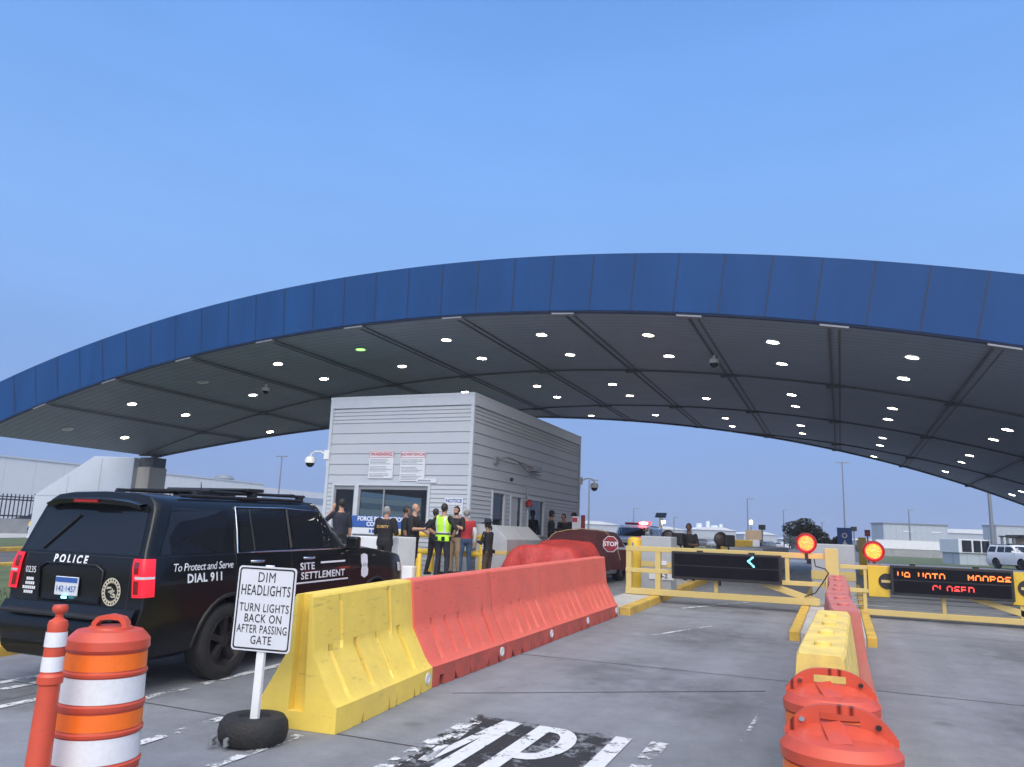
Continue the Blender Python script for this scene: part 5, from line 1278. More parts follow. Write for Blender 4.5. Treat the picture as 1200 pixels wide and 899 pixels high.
for x, y, h, r, lb in ((-8.92, 15.85, .62, .055, 'taller yellow post standing in front of the booth officers'), (-9.10, 16.1, .50, .05, 'shorter yellow post beside the pale utility box')):
    t = thing('guard_post', lb, 'bollard', (x, y, iz(y)))
    MB().lathe([(r, 0), (r, h), (r*.8, h+.02), (.001, h+.03)], 16, 0, None, caps=False).build('post', M['bright_yellow'], t, smooth=40)
t = thing('guard_rail', 'yellow pipe guard rail in front of the booth wall', 'rail', (-10, 18.95, iz(19)))
mb = MB()
for z in (.98, .52): mb.tube([(-1.9, 0, z), (1.25, 0, z)], .085 if z < .9 else .07, 10)
mb.build('pipe', M['bright_yellow'], t, smooth=60)
for x in (-1.85, -.3, 1.2): MB().tube([(x, 0, 0), (x, 0, 1.04)], .08, 12).build('post', M['bright_yellow'], t, smooth=60)
t = block('concrete_block', 'grey concrete block with a sloping top and yellow stripe at the booth corner', 'concrete block', -8.95, -8.05, 18.9, 21.5, 1.94, M['block'], chamfer=(.42, .36), zb=iz(18.9))
mb = MB().box(-8.955, -8.045, 18.892, 21.5, 1.18, 1.28); gb(mb, 'stripe', M['gate_yellow'], t)
for z0, z1 in ((1.28, 1.50), (.9, 1.12)):
    mb = MB().box(-8.80, -8.56, 18.88, 18.892, z0, z1); o = gb(mb, 'notice_plate', M['sign_white'], t)
    mb = MB(); lines_of_print(mb, -8.78, -8.58, z0+.02, z1-.02, 4, 18.8785); gb(mb, 'print', M['ink_grey'], o)
t = thing('portable_sign', 'white and red sign standing behind the covered car', 'sign', (-7.85, 24.2, gz(24.2)))
MB().box(-.18, .10, -.01, .01, 1.1, 1.80).build('sign_panel', M['sign_white'], t)
MB().box(-.17, .0, -.014, -.011, 1.62, 1.76).build('heading', M['stripe_red'], t); MB().box(.12, .26, -.01, .01, 1.3, 1.85).build('side_panel', M['sign_red'], t); MB().box(-.03, .03, .012, .05, 0, 1.3).build('post', M['galv'], t)

# ------------------------------------------------------------------ people
def cloth(name, col, rough=.8): return mat(name, col, rough, var=.25, scale=9, bump=.5, bscale=14)
PM = {'navy': cloth('navy cloth', (.010, .013, .026)), 'black': cloth('black cloth', (.007, .007, .009)), 'khaki': cloth('khaki cloth', (.26, .19, .12)), 'brown': cloth('brown cloth', (.055, .035, .025)),
      'grey': cloth('grey cloth', (.14, .15, .17)), 'jeans': cloth('blue denim', (.035, .07, .14)), 'redshirt': cloth('red cloth', (.36, .02, .03)), 'white': cloth('white cloth', (.6, .62, .66)), 'blue': cloth('blue cloth', (.03, .14, .45)),
      'skin': mat('skin', (.42, .23, .155), .55, var=.08), 'skin_tan': mat('tan skin', (.27, .14, .085), .55, var=.08), 'skin_dark': mat('brown skin', (.11, .055, .035), .55, var=.08),
      'hair_dark': mat('dark hair', (.012, .010, .009), .6, var=.3, scale=30), 'hair_grey': mat('grey hair', (.22, .22, .22), .7, var=.3, scale=30), 'shoe': mat('black leather', (.010, .010, .010), .4),
      'vest': mat('lime vest', (.42, .80, .03), .6, var=.1, scale=8, bump=.4, bscale=12), 'silver': mat('silver tape', (.55, .58, .60), .4), 'gold': mat('gold print', (.62, .40, .12), .5), 'eye': mat('eye', (.02, .015, .012), .3)}

def person(label, loc, face, h=1.78, top='black', legs='black', sleeve='short', skin='skin', hair='hair_dark', arms=('down', 'down'), build=1.0, bald=False, extras=(), stance=.0, lean=0.0, turn=0.0, group=None):
    """face = heading in degrees, 0 looks along +Y (away from the camera), 180 looks at the camera"""
    s = h/1.80; V3 = Vector; segs = []                   # (p0, r0, p1, r1, kind)
    root = thing('person', label, 'person', loc, R_(face), group)
    bw = build; st = stance
    def add(k, pts, rs):
        for i in range(len(pts)-1): segs.append((V3(pts[i]), rs[i], V3(pts[i+1]), rs[i+1], k))
    for sg in (1, -1):
        f = st*sg
        add('leg', [(sg*.092, 0, .93), (sg*(.105+.01), .03+f*.5, .50), (sg*(.12), -.015+f, .10)], [.098*bw, .068, .052])
        add('shoe', [(sg*.122, -.045+f, .050), (sg*.135, .09+f, .045), (sg*.142, .165+f, .036)], [.050, .047, .035])
        sh = V3((sg*.185*bw, -.005+lean*.42, 1.435))
        mode = arms[0] if sg > 0 else arms[1]
        E, W, hd = {'down': ((.245, -.02, 1.15), (.255, .06, .90), (.0, .03, -1)), 'hip': ((.41, -.07, 1.19), (.235, .09, 1.03), (-.7, .35, -.3)), 'front': ((.265, .03, 1.16), (.14, .27, 1.17), (-.45, 1, .1)),
                    'phone': ((.30, .17, 1.27), (.145, .13, 1.545), (-.2, -.1, 1)), 'chest': ((.285, .07, 1.19), (.07, .26, 1.30), (-1, .3, .25)), 'write': ((.265, .05, 1.17), (.06, .29, 1.21), (-.9, .6, -.1))}[mode]
        E = V3((sg*E[0]*bw, E[1]+lean*.2, E[2])); W = V3((sg*W[0], W[1]+lean*.15, W[2])); hd = V3((sg*hd[0], hd[1], hd[2])).normalized()
        add('upper', [sh, sh.lerp(E, .5), E], [.064*bw, .058*bw, .047]); add('fore', [E, E.lerp(W, .35), W], [.046, .045, .031])
        palm = W+hd*.085; add('hand', [W, W+hd*.03, palm], [.029, .034, .037])
        side = hd.cross(V3((0, 1, .3))).normalized(); nrm = hd.cross(side).normalized()
        for j, (o, l) in enumerate(((-.027, .062), (-.009, .073), (.009, .068), (.026, .052))):
            b0 = palm+side*o-hd*.01; b1 = b0+hd*l*.55+nrm*.006*sg; b2 = b1+hd*l*.38+nrm*.02*sg
            add('hand', [b0, b1, b2], [.0115, .0105, .009])
        th = W+hd*.035; add('hand', [th, th-side*.04*sg+hd*.03, th-side*.045*sg+hd*.062], [.014, .0125, .010])
    # trunk: ellipses stacked as rings
    mb = MB(); n = 22
    rings = [(.84, .10, .09, 0), (.88, .165, .115, 0), (.96, .178, .128, 0), (1.05, .160, .115, .0), (1.16, .168, .118, .2), (1.28, .188, .130, .5), (1.37, .190, .122, .8), (1.43, .165, .10, 1), (1.475, .095, .075, 1), (1.50, .060, .062, 1), (1.56, .056, .060, 1.1), (1.60, .04, .045, 1.1)]
    v = []
    for z, rx, ry, k in rings:
        b = bw if z < 1.45 else 1
        for i in range(n):
            a = 2*math.pi*i/n; v.append((rx*b*math.cos(a), lean*.4*k + ry*b*math.sin(a), z))
    m = len(rings); mb.add(v, [(i*n+k, i*n+(k+1) % n, (i+1)*n+(k+1) % n, (i+1)*n+k) for i in range(m-1) for k in range(n)] + [tuple(range(n))[::-1], tuple(range((m-1)*n, m*n))])
    for p0, r0, p1, r1, k in segs:
        mb.ball(p0, r0, 10, 7); mb.ball(p1, r1, 10, 7); mb.tube([p0, p1], [r0, r1], 10)
    hc = V3((0, lean*.44+.015, 1.675)); Rt = Matrix.Rotation(R_(turn), 3, 'Z')
    T = lambda p: hc + Rt @ V3(p)
    def hball(c, r): 
        c = T(c); mb.ball(c, r, 14, 10)
    hball((0, -.008, .018), (.074, .092, .098)); hball((0, .022, -.048), (.056, .068, .062)); hball((0, .058, -.085), (.028, .026, .022))
    mb.tube([T((0, .082, .012)), T((0, .108, -.026))], [.009, .015], 8); hball((0, .100, -.028), (.015, .014, .011)); hball((0, .084, -.056), (.022, .010, .008))
    for sg in (1, -1): hball((sg*.076, -.004, -.012), (.012, .020, .032)); hball((sg*.03, .080, .026), (.022, .012, .009))
    mb.v = [p*s for p in mb.v]
    o = mb.build('body', PM[skin], root)
    r = o.modifiers.new('r', 'REMESH'); r.mode = 'VOXEL'; r.voxel_size = .0125
    sm = o.modifiers.new('s', 'SMOOTH'); sm.iterations = 3; sm.factor = .5
    apply_mods(o); me = o.data; me.name = 'body'
    names = [skin, top, legs, 'shoe']
    me.materials.clear()
    for k in names: me.materials.append(PM[k])
    # which garment covers each face: nearest bone
    zone = []
    for p in me.polygons:
        c = p.center/s; best = None
        for p0, r0, p1, r1, k in segs:
            dv = p1-p0; t = max(0, min(1, (c-p0).dot(dv)/max(dv.length_squared, 1e-9))); q = (c-(p0+dv*t)).length/(r0+(r1-r0)*t)
            if best is None or q < best[0]: best = (q, k, t)
        k = best[1]
        if c.z > 1.50 and (c-hc).length < .24 and k not in ('hand', 'fore'): z = 'head'
        elif k in ('upper', 'fore', 'hand', 'shoe') and best[0] < 1.32: z = k
        elif c.z > .985: z = 'trunk'
        else: z = 'leg'
        if c.z > 1.475 and z in ('trunk', 'upper') and math.hypot(c.x, c.y-lean*.4) < .10: z = 'head'
        zone.append(z)
        if z in ('head', 'hand'): mi = 0
        elif z == 'fore': mi = 1 if sleeve == 'long' else 0
        elif z in ('upper', 'trunk'): mi = 1
        elif z == 'shoe': mi = 3
        else: mi = 2
        p.material_index = mi
    me.polygons.foreach_set('use_smooth', [True]*len(me.polygons))
    def shell(name, m, test, infl):
        vid = {}; vs = []; fs = []
        for p, zn in zip(me.polygons, zone):
            if not test(p.center/s, zn): continue
            f = []
            for i in p.vertices:
                if i not in vid: vid[i] = len(vs); vs.append(me.vertices[i].co + me.vertices[i].normal*infl)
                f.append(vid[i])
            fs.append(tuple(f))
        if fs:
            x = MB().add(vs, fs).mesh(name); x.polygons.foreach_set('use_smooth', [True]*len(x.polygons)); return link(name, x, m, root)
    Ri = Rt.inverted()
    if not bald: shell('hair', PM[hair], lambda c, z: z == 'head' and (lambda q: (q.z > .055 - (.10 if q.y < .02 else 0) - (.05 if q.y < -.045 else 0)) and not (q.y > .045 and q.z < .060))(Ri @ (c-hc)), .009)
    else: shell('hair', PM[hair], lambda c, z: z == 'head' and (lambda q: q.y < .0 and -.07 < q.z < .015 and abs(q.x) < .085)(Ri @ (c-hc)), .003)
    mb = MB()
    for sg in (1, -1): mb.ball(T((sg*.031, .079, .012))*s, (.011*s, .007*s, .006*s), 8, 6)
    mb.build('eyes', PM['eye'], root)
    mb = MB(); pts = [(.18*bw*math.cos(a)*s, .132*bw*math.sin(a)*s, .985*s) for a in [2*math.pi*i/20 for i in range(21)]]
    for a, b in zip(pts[:-1], pts[1:]):
        mb.add([(a[0], a[1], a[2]-.02), (b[0], b[1], b[2]-.02), (b[0], b[1], b[2]+.02), (a[0], a[1], a[2]+.02)], [(0, 1, 2, 3)])
    if legs != 'jeans': 
        if 'duty' in extras:
            for x, y, w in ((.19, 0, .03), (-.19, 0, .03), (.10, -.13, .03), (-.08, -.135, .035)): mb.box((x-w)*s*bw, (x+w)*s*bw, (y-.03)*s*bw, (y+.03)*s*bw, .90*s, 1.0*s)
        mb.build('belt', PM['shoe'], root)
    if 'beard' in extras: shell('beard', PM['hair_dark'], lambda c, z: z == 'head' and (lambda q: q.y > .0 and q.z < -.058 and q.z > -.12)(Ri @ (c-hc)), .006)
    if 'vest' in extras:
        ok = lambda c, z: z in ('trunk', 'upper', 'leg') and .90 < c.z < 1.46 and abs(c.x) < (.178 if c.z > 1.30 else .21)*bw and z != 'upper' or (z == 'upper' and abs(c.x) < .165*bw and c.z > 1.40)
        shell('safety_vest', PM['vest'], lambda c, z: ok(c, z), .020)
        shell('reflective_tape', PM['silver'], lambda c, z: ok(c, z) and (1.06 < c.z < 1.105 or (.085 < abs(c.x) < .125 and c.z > 1.1)), .023)
        shell('waist_band', PM['navy'], lambda c, z: ok(c, z) and 1.045 < c.z < 1.085 and c.y < 0 and abs(c.x) < .17, .026)
    if 'jacket' in extras: shell('jacket', PM[top], lambda c, z: (z in ('trunk', 'leg') and .86 < c.z < 1.47) or z == 'upper', .018)
    if 'white_sleeves' in extras: shell('sleeve', PM['white'], lambda c, z: z == 'fore' or (z == 'upper' and c.z < 1.30), .010)
    if 'security' in extras:
        bv = BVHTree.FromPolygons([tuple(v.co) for v in me.vertices], [tuple(p.vertices) for p in me.polygons])
        vs, fs = text_mesh('SECURITY', .070*s, bold=.02); out = []
        for x, y in vs:
            hh = bv.ray_cast(Vector((x*1.12, -1, 1.30*s+y*1.25)), Vector((0, 1, 0))); out.append((hh[0] if hh[0] else Vector((x, -.14, 1.30*s+y))) - Vector((0, .045, 0)))
        MB().add(out, fs).build('lettering', PM['gold'], root)
    if 'hat' in extras:
        mb = MB(); c = T((0, -.005, .062))*s; Tm = Matrix.Translation(c) @ Matrix.Rotation(R_(-6), 4, 'X')
        mb.lathe([(.092, .0), (.165, -.006), (.172, .004), (.092, .012), (.090, .07), (.075, .10), (.03, .095), (.001, .09)], 26, 0, Tm, caps=False); mb.build('hat', PM['navy'], root, smooth=40)
        mb = MB(); mb.tube([T((0, -.09, -.02))*s, T((0, -.125, -.09))*s, T((0, -.12, -.16))*s], [.035, .032, .012], 8); mb.build('ponytail', PM['hair_dark'], root, smooth=60)
    if 'cap' in extras:
        mb = MB(); c = T((0, -.005, .055))*s; mb.lathe([(.092, -.01), (.094, .04), (.08, .08), (.04, .10), (.001, .104)], 22, 0, Matrix.Translation(c), caps=False); p = T((0, .10, .055))*s; mb.ball(p, (.07, .07, .008), 12, 6); mb.build('cap', PM[top], root, smooth=60)
    if 'paper' in extras:
        mb = MB().box(-.09*s, .09*s, .30*s, .31*s, 1.17*s, 1.36*s); q = mb.build('x', PM['white']); q.name = 'paper'
        q.parent = root
    if 'phone' in extras:
        mb = MB().box(.085*s, .105*s, .03*s, .09*s, 1.60*s, 1.74*s); mb.build('phone', PM['shoe'], root)
    if 'patch' in extras:
        for sg in (1, -1): MB().ball((sg*.245*bw*s, (lean*.35)*s, 1.36*s), (.012, .032, .038), 10, 8).build('shoulder_patch', PM['gold'], root)
    if 'radio' in extras: MB().box(.10*s, .15*s, .11*s, .15*s, 1.28*s, 1.40*s).build('radio', PM['shoe'], root)
    return root

P_ = lambda x, y, z=None: (x, y, (iz(y) if z is None else z))
person('man in dark clothes holding a phone to his face at the left booth corner', P_(-10.95, 15.55), 55, 1.86, 'navy', 'black', 'short', 'skin', arms=('down', 'phone'), turn=10)
person('man in a black jacket with gold SECURITY lettering on his back', P_(-9.50, 15.25), -4, 1.70, 'black', 'black', 'long', 'skin', 'hair_grey', arms=('front', 'front'), build=1.12, extras=('jacket', 'security', 'paper'), turn=-20)
person('bald officer in dark uniform turned towards the group in front of the booth window', P_(-9.80, 17.05), -78, 1.80, 'black', 'black', 'short', 'skin', 'hair_grey', arms=('front', 'front'), build=1.15, bald=True, extras=('duty', 'patch', 'radio'))
person('dark haired officer half hidden behind the bald officer', P_(-10.55, 17.9), -60, 1.74, 'black', 'black', 'short', 'skin_tan', arms=('down', 'front'), extras=('duty',))
person('person in a grey shirt with hands on hips half hidden by the lime vest', P_(-9.75, 18.05), -20, 1.70, 'black', 'black', 'short', 'skin', arms=('hip', 'hip'), build=1.05, stance=.12)
person('officer wearing a lime yellow safety vest seen from behind with hands on hips', P_(-8.92, 16.95), -8, 1.82, 'black', 'navy', 'short', 'skin', arms=('hip', 'hip'), extras=('vest', 'duty'), build=1.05, stance=.05)
person('bearded man in a black polo shirt and khaki trousers facing the camera', P_(-9.38, 18.55), 165, 1.78, 'black', 'khaki', 'short', 'skin', arms=('chest', 'chest'), extras=('beard',), build=1.1)
person('grey haired man in a red shirt with white sleeves and blue jeans', P_(-9.12, 18.62), 35, 1.70, 'redshirt', 'jeans', 'long', 'skin', 'hair_grey', arms=('down', 'down'), extras=('white_sleeves',), build=1.05)
person('female officer in a dark hat and brown trousers beside the sloping concrete block', P_(-8.16, 17.95, gz(18)+.004), 82, 1.62, 'black', 'brown', 'long', 'skin_tan', arms=('write', 'write'), extras=('hat', 'duty', 'patch'), lean=.05)
person('person in a blue shirt inside the booth behind the big window', P_(-11.95, 20.35, iz(19.6)+.03), 200, 1.70, 'blue', 'black', 'short', 'skin_tan', arms=('front', 'down'))
person('person in dark uniform and cap nearest the booth window behind the covered car', P_(-9.22, 25.5), -60, 1.76, 'black', 'black', 'long', 'skin_tan', arms=('front', 'front'), extras=('cap', 'patch'))
person('bareheaded person in dark uniform between two capped ones behind the covered car', P_(-8.80, 25.6), 170, 1.70, 'black', 'black', 'long', 'skin_tan', arms=('down', 'down'))
person('rightmost of the three people in dark uniform behind the covered car', P_(-8.52, 25.9), 150, 1.70, 'black', 'black', 'long', 'skin_tan', arms=('down', 'front'), extras=('cap',))
person('officer in dark uniform standing behind the dark display of the middle gate', P_(-3.92, 21.9, gz(21.9)+.004) if False else P_(-3.86, 21.9, gz(21.9)+.004), 175, 1.70, 'black', 'black', 'short', 'skin_dark', arms=('front', 'front'), extras=('radio', 'duty'))

# two unlit round signals turned away beside the gate officer
for i, (x, y, z, lb) in enumerate(((-4.36, 21.6, 1.80, 'unlit dark round signal lamp left of the officer behind the middle gate'), (-3.12, 22.6, 1.80, 'unlit dark round signal lamp right of the officer behind the middle gate'))):
    t = thing('signal_lamp', lb, 'signal lamp', (x, y, gz(y)+.004), R_(-10 if i == 0 else 35)); z -= gz(y); T = Matrix.Translation((0, 0, z)) @ Matrix.Rotation(math.pi/2, 4, 'X')
    MB().lathe([(.001, -.12), (.12, -.10), (.19, 0), (.20, .05), (.17, .06), (.16, .03)], 28, 0, T, caps=False).build('housing', M['dark'], t, smooth=40)
    MB().lathe([(.155, .03), (.10, .05), (.001, .06)], 26, 0, T, caps=False).build('lens', mat('dusty lens', (.05, .035, .035), .4), t, smooth=60)
    MB().box(.12, .42, -.10, .16, z-.20, z+.12).build('control_box', M['dark'], t, bevel=.03)
    mb = MB().tube([(0, .1, 0), (0, .1, z-.1)], .06, 10); mb.tube([(0, .1, z-.15), (.3, .1, z-.2), (.36, .1, z-.45)], .025, 6); mb.build('post', M['dark'], t, smooth=60)

# ------------------------------------------------------------------ background
WX = -110
wt = thing('warehouse', 'long white warehouse wall far behind on the left', 'warehouse', (WX, 95, .64)); wo = wt.location
def wb(mb, name, m): mb.v = [p-wo for p in mb.v]; return mb.build(name, m, wt)
M['wh'] = lined('warehouse cladding', (.62, .65, .70), 'Y', 4.6, .09, .8, .6, .04)
wb(MB().box(WX-40, WX, 30, 128, .6, 9.74), 'wall', M['wh']); wb(MB().box(WX-40, WX-1, 128, 260, .6, 9.3), 'wall', M['wh'])
wb(MB().box(WX-.99, WX-.9, 129, 259, 6.6, 8.0), 'band', mat('blue grey band', (.22, .29, .42), .6))
wb(MB().box(WX-40.2, WX+.15, 29.8, 128.2, 9.74, 10.0), 'parapet', M['trim'])
mb = MB()
for y in (33.2+4.6*k for k in range(0)): pass
for y0, z0, z1 in ((100, 6.2, 7.0), (108, 4.5, 6.2)): mb.box(WX+.01, WX+.06, y0, y0+1.0 if z0 > 6 else y0+4.0, z0, z1)
wb(mb, 'wall_plate', M['lamp_off'])
for y in (72, 96, 120): wb(MB().lathe([(1.5, 0), (2.0, .4), (1.4, 1.0), (.001, 1.1)], 16, 0, Matrix.Translation((WX-3, y, 9.9))), 'roof_vent', M['galv'])
fw = thing('boundary_wall', 'low grey wall under the black picket fence on the left', 'wall', (-44.6, 50, .6))
MB().box(-.15, .15, -60, 60, 0, .9).build('wall', M['wall_grey'], fw)
pf = thing('picket_fence', 'black metal picket fence standing on the low grey wall', 'fence', (-44.6, 50, 1.5))
mb = MB()
for k in range(480): y = -60+.25*k; mb.box(-.02, .02, y-.025, y+.025, 0, 1.42)
mb.build('pickets', M['fence_black'], pf)
mb = MB().box(.021, .06, -60, 60, .12, .2); mb.box(.021, .06, -60, 60, 1.05, 1.13); mb.box(.021, .06, -60, 60, 1.22, 1.28); mb.build('rail', M['fence_black'], pf)
for k in range(0, 41): MB().box(-.06, .06, -60+3*k-.06, -60+3*k+.06, -.02, 1.5).build('post', M['fence_black'], pf)
t = thing('fire_hydrant', 'small yellow and white fire hydrant in front of the grey wall by the canopy leg', 'hydrant', (-37.0, 26.6, .62))
MB().lathe([(.2, 0), (.2, .06), (.14, .08), (.14, .55), (.18, .57), (.18, .62)], 16).build('barrel', M['sign_white'], t, smooth=40)
MB().lathe([(.18, .62), (.16, .76), (.06, .86), (.04, .92), (.001, .93)], 16, 0, None, caps=False).build('bonnet', M['bright_yellow'], t, smooth=40)
MB().tube([(-.24, 0, .45), (.24, 0, .45)], .08, 10).build('outlet', M['dark'], t)

def light_pole(label, x, y, top, arms=1, r=.10, group='tall light poles in the distance', zb=.64):
    t = thing('light_pole', label, 'light pole', (x, y, zb), 0, group); h = top-zb
    MB().tube([(0, 0, 0), (0, 0, h)], [r, r*.6], 10).build('pole', M['galv'], t, smooth=60)
    for k in range(arms):
        sg = 1 if k % 2 == 0 else -1; z = h-.05-(.0 if k < 2 else 3.0)
        a = MB().tube([(0, 0, z), (sg*.45, 0, z+.05)], .04, 6).build('arm', M['galv'], t)
        MB().box(sg*.5-.28, sg*.5+.28, -.16, .16, z-.02, z+.10).build('lamp_head', M['grey_metal'], a)
    return t
light_pole('tallest slim light pole in the distance left of the right gate', .55, 98.5, 11.4, 2, .11)
light_pole('light pole partly hidden by the right end of the canopy', 10.92, 70.6, 9.5, 1, .17)
light_pole('thin light pole above the grey building on the right', 9.2, 125, 7.2, 1, .13)
light_pole('thin light pole in the distance behind the yellow lamp post', -9.92, 95, 6.8, 1, .10)
light_pole('thin light pole in front of the white warehouse on the left', -66.8, 80.8, 10.5, 2, .12)
light_pole('thin light pole just right of the booth corner', -21.0, 68, 6.8, 1, .10)
light_pole('faint light pole behind the white police vehicle', -29.6, 119.5, 6.3, 1, .12)
light_pole('faint light pole to the left of the dark tree', -10.7, 171, 8.6, 1, .16)
light_pole('faint light pole to the right of the dark tree', -3.4, 175, 6.5, 1, .16)
light_pole('faint light pole left of the gate officer', -23.8, 122, 5.2, 1, .10)
t = thing('solar_lamp', 'post with a tilted solar panel and a small lit lamp behind the middle gate', 'lamp', (-8.58, 40.5, .64))
MB().tube([(0, 0, 0), (0, 0, 2.2)], .09, 10).build('post', M['white_metal'], t, smooth=60)
MB().box(-.28, .28, -.2, .2, -.02, .02, 0, Matrix.Translation((0, 0, 2.32)) @ Matrix.Rotation(R_(35), 4, 'X')).build('solar_panel', M['dark_glass'], t)
a = MB().tube([(0, 0, 2.05), (.12, -.1, 2.1), (.2, -.15, 2.05)], .025, 6).build('arm', M['white_metal'], t)
MB().ball((.2, -.15, 1.98), .075, 10, 8).build('lamp', emit('small warm lamp', (1, .85, .5), 9), a)
for x, y, z, lb in ((-7.45, 74.1, 3.4, 'yellow lamp on a post above the distant yellow barrier'),):
    t = thing('yard_lamp', lb, 'lamp', (x, y, .64))
    MB().tube([(0, 0, 0), (0, 0, z-.3)], .05, 8).build('post', M['galv'], t); MB().ball((0, 0, z-.5), (.16, .16, .22), 12, 8).build('lamp', emit('yellow lamp', (1, .72, .2), 5), t, smooth=60)
t = thing('road_barrier', 'long yellow traffic barrier standing in the road beyond the gate', 'barrier', (-5.7, 47.4, .65), R_(6))
mb = MB().box(-1.0, 1.0, -.12, .12, .55, 1.22); mb.build('panel', M['bright_yellow'], t, bevel=.02)
mb = MB()
for k in range(12): mb.box(-.95+.165*k, -.87+.165*k, -.135, -.121, .62, 1.16)
mb.build('slats', M['kerb_yellow'], t)
for x in (-.85, .85): MB().box(x-.08, x+.08, -.2, .2, 0, .55).build('leg', M['bright_yellow'], t, bevel=.02)
t = thing('equipment_cabinet', 'white equipment cabinet with a tan top right of the distant yellow barrier', 'cabinet', (-4.9, 51.1, .65))
MB().box(-.36, .28, -.3, .3, 0, 1.25).build('cabinet', M['sign_white'], t, bevel=.02); MB().box(-.55, .40, -.25, .4, 1.25, 1.85).build('top_box', mat('tan panel', (.45, .33, .22), .7), t, bevel=.02); MB().box(.281, .40, -.28, .3, .2, 1.1).build('vent', M['dark'], t)
for (x, y, z, r, lb) in ((-4.47, 51.0, 2.85, .10, 'dark signal head on a thin post beside the white cabinet'), (.9, 60, 3.1, .10, 'dark traffic signal on a thin post left of the grey building')):
    t = thing('signal_post', lb, 'signal', (x, y, .64)); MB().tube([(0, 0, 0), (0, 0, z-.64)], .05, 8).build('post', M['galv'], t)
    MB().box(-.2, .2, -.1, .1, z-.95, z-.64).build('signal_head', M['dark'], t, bevel=.02)
t = thing('blue_sign', 'blue information sign with white symbols behind the concrete block', 'sign', (.16, 33.2, .64))
MB().box(-.04, .04, 0, .06, 0, 1.2).build('post', M['galv'], t); MB().box(-.27, .27, -.03, 0, .95, 1.80).build('sign_panel', M['sign_blue'], t, bevel=.01)
mb = MB(); mb.lathe([(.10, 0), (.06, 0)], 20, 0, Matrix.Translation((0, -.033, 1.50)) @ Matrix.Rotation(math.pi/2, 4, 'X'), caps=False); mb.prism([(-.13, 1.08), (.13, 1.08), (0, 1.34)], 'y', -.036, -.033); mb.build('symbol', M['decal_white'], t)
t = thing('lane_machine', 'yellow access control post right of the blue sign', 'control post', (.78, 33.4, .64))
MB().box(-.14, .14, -.12, .12, 0, 1.45).build('cabinet', M['bright_yellow'], t, bevel=.02); MB().box(-.20, .12, -.16, -.12, 1.0, 1.35).build('panel', M['gate_yellow'], t); MB().tube([(.2, 0, 0), (.2, 0, 1.75)], .03, 8).build('post', M['gate_yellow'], t); MB().box(.1, .3, -.06, .06, 1.5, 1.75).build('lamp_box', M['red_lens'], t)
t = thing('fluted_wall', 'long pale wall behind the grass on the right', 'wall', (9.2, 114.6, .64), R_(23.2))
MB().box(-5.4, 5.6, -.1, .1, 1.0, 2.10).build('upper_panel', M['block_white'], t); MB().box(-5.4, 5.6, -.05, .15, 0, 1.0).build('base', M['wall_grey'], t)
t = thing('grey_building', 'grey flat roofed building in the distance on the right', 'building', (10.6, 137.3, .64), R_(23.2))
M['metal_wall'] = lined('ribbed metal wall', (.36, .42, .48), 'X', .9, .10, .85, .6, .05)
MB().box(-4.7, 5.4, 0, 4, 0, 4.75).build('wall', M['metal_wall'], t); MB().box(-4.8, 5.5, -.1, 4.1, 4.75, 4.95).build('roof', M['galv'], t)
for x in (-3.2, -1.6, 0, 1.6): MB().box(x-.45, x+.45, -.06, 0, .2, 2.3).build('door', M['stripe_red' if False else 'kerb_yellow'], t)
for x in (-.9, 3.6): MB().box(x-.7, x+.7, -.05, 0, 3.6, 3.8).build('sign_panel', M['sign_white'], t)
t = thing('inspection_shelter', 'small cabin with three dark screened windows beside the white vehicles', 'cabin', (9.67, 70.4, .64), R_(23.2)); t.scale = (1.33, 1.33, 1.18)
MB().box(-.98, 1.1, 0, 2.0, .78, 1.68).build('wall', M['sign_white'], t, bevel=.02); MB().box(-.9, 1.05, .1, 1.9, 0, .78).build('base', M['metal_wall'], t)
for x0, x1 in ((-.78, -.22), (-.10, .32), (.40, .82)): MB().box(x0, x1, -.02, 0, .85, 1.60).build('window', M['dark_glass'], t)
t = thing('rail_fence', 'thin dark railing behind the white vehicles on the right', 'fence', (14, 72.4, .64), R_(23.2))
mb = MB()
for k in range(40): mb.tube([(-3.6+.28*k, 0, 0), (-3.6+.28*k, 0, 1.7)], .03, 5)
for z in (.4, 1.65): mb.tube([(-3.6, 0, z), (7.5, 0, z)], .04, 5)
mb.build('railing', M['galv'], t)
t = thing('grey_building', 'pale grey building behind the light pole at the right edge', 'building', (34, 168.5, .64), R_(23.2)); MB().box(-8.5, 12, 0, 4, 0, 5.7).build('wall', M['metal_wall'], t); MB().box(-8.6, 12.1, -.1, 4.1, 5.7, 5.9).build('roof', M['galv'], t)
t = thing('kiosk', 'small tan kiosk with a dark roof at the right edge', 'kiosk', (13.6, 71.5, .64), R_(23.2)); MB().box(-.5, 1.2, 0, 1.5, 0, 2.2).build('wall', mat('tan wall', (.5, .36, .24), .7), t); MB().box(-.8, 1.5, -.3, 1.8, 2.2, 2.45).build('roof', M['dark'], t)
for k, (x, y) in enumerate(((11.6, 71), (12.0, 71.2), (12.45, 71.3), (12.9, 68))):
    t = thing('lamp_bollard', 'short dark post with a flat cap beside the tan kiosk', 'post', (x, y, .64), 0, 'capped posts beside the kiosk'); MB().tube([(0, 0, 0), (0, 0, 2.25)], .10, 8).build('post', M['galv'], t); MB().box(-.2, .2, -.2, .2, 2.25, 2.35).build('cap', M['dark'], t)
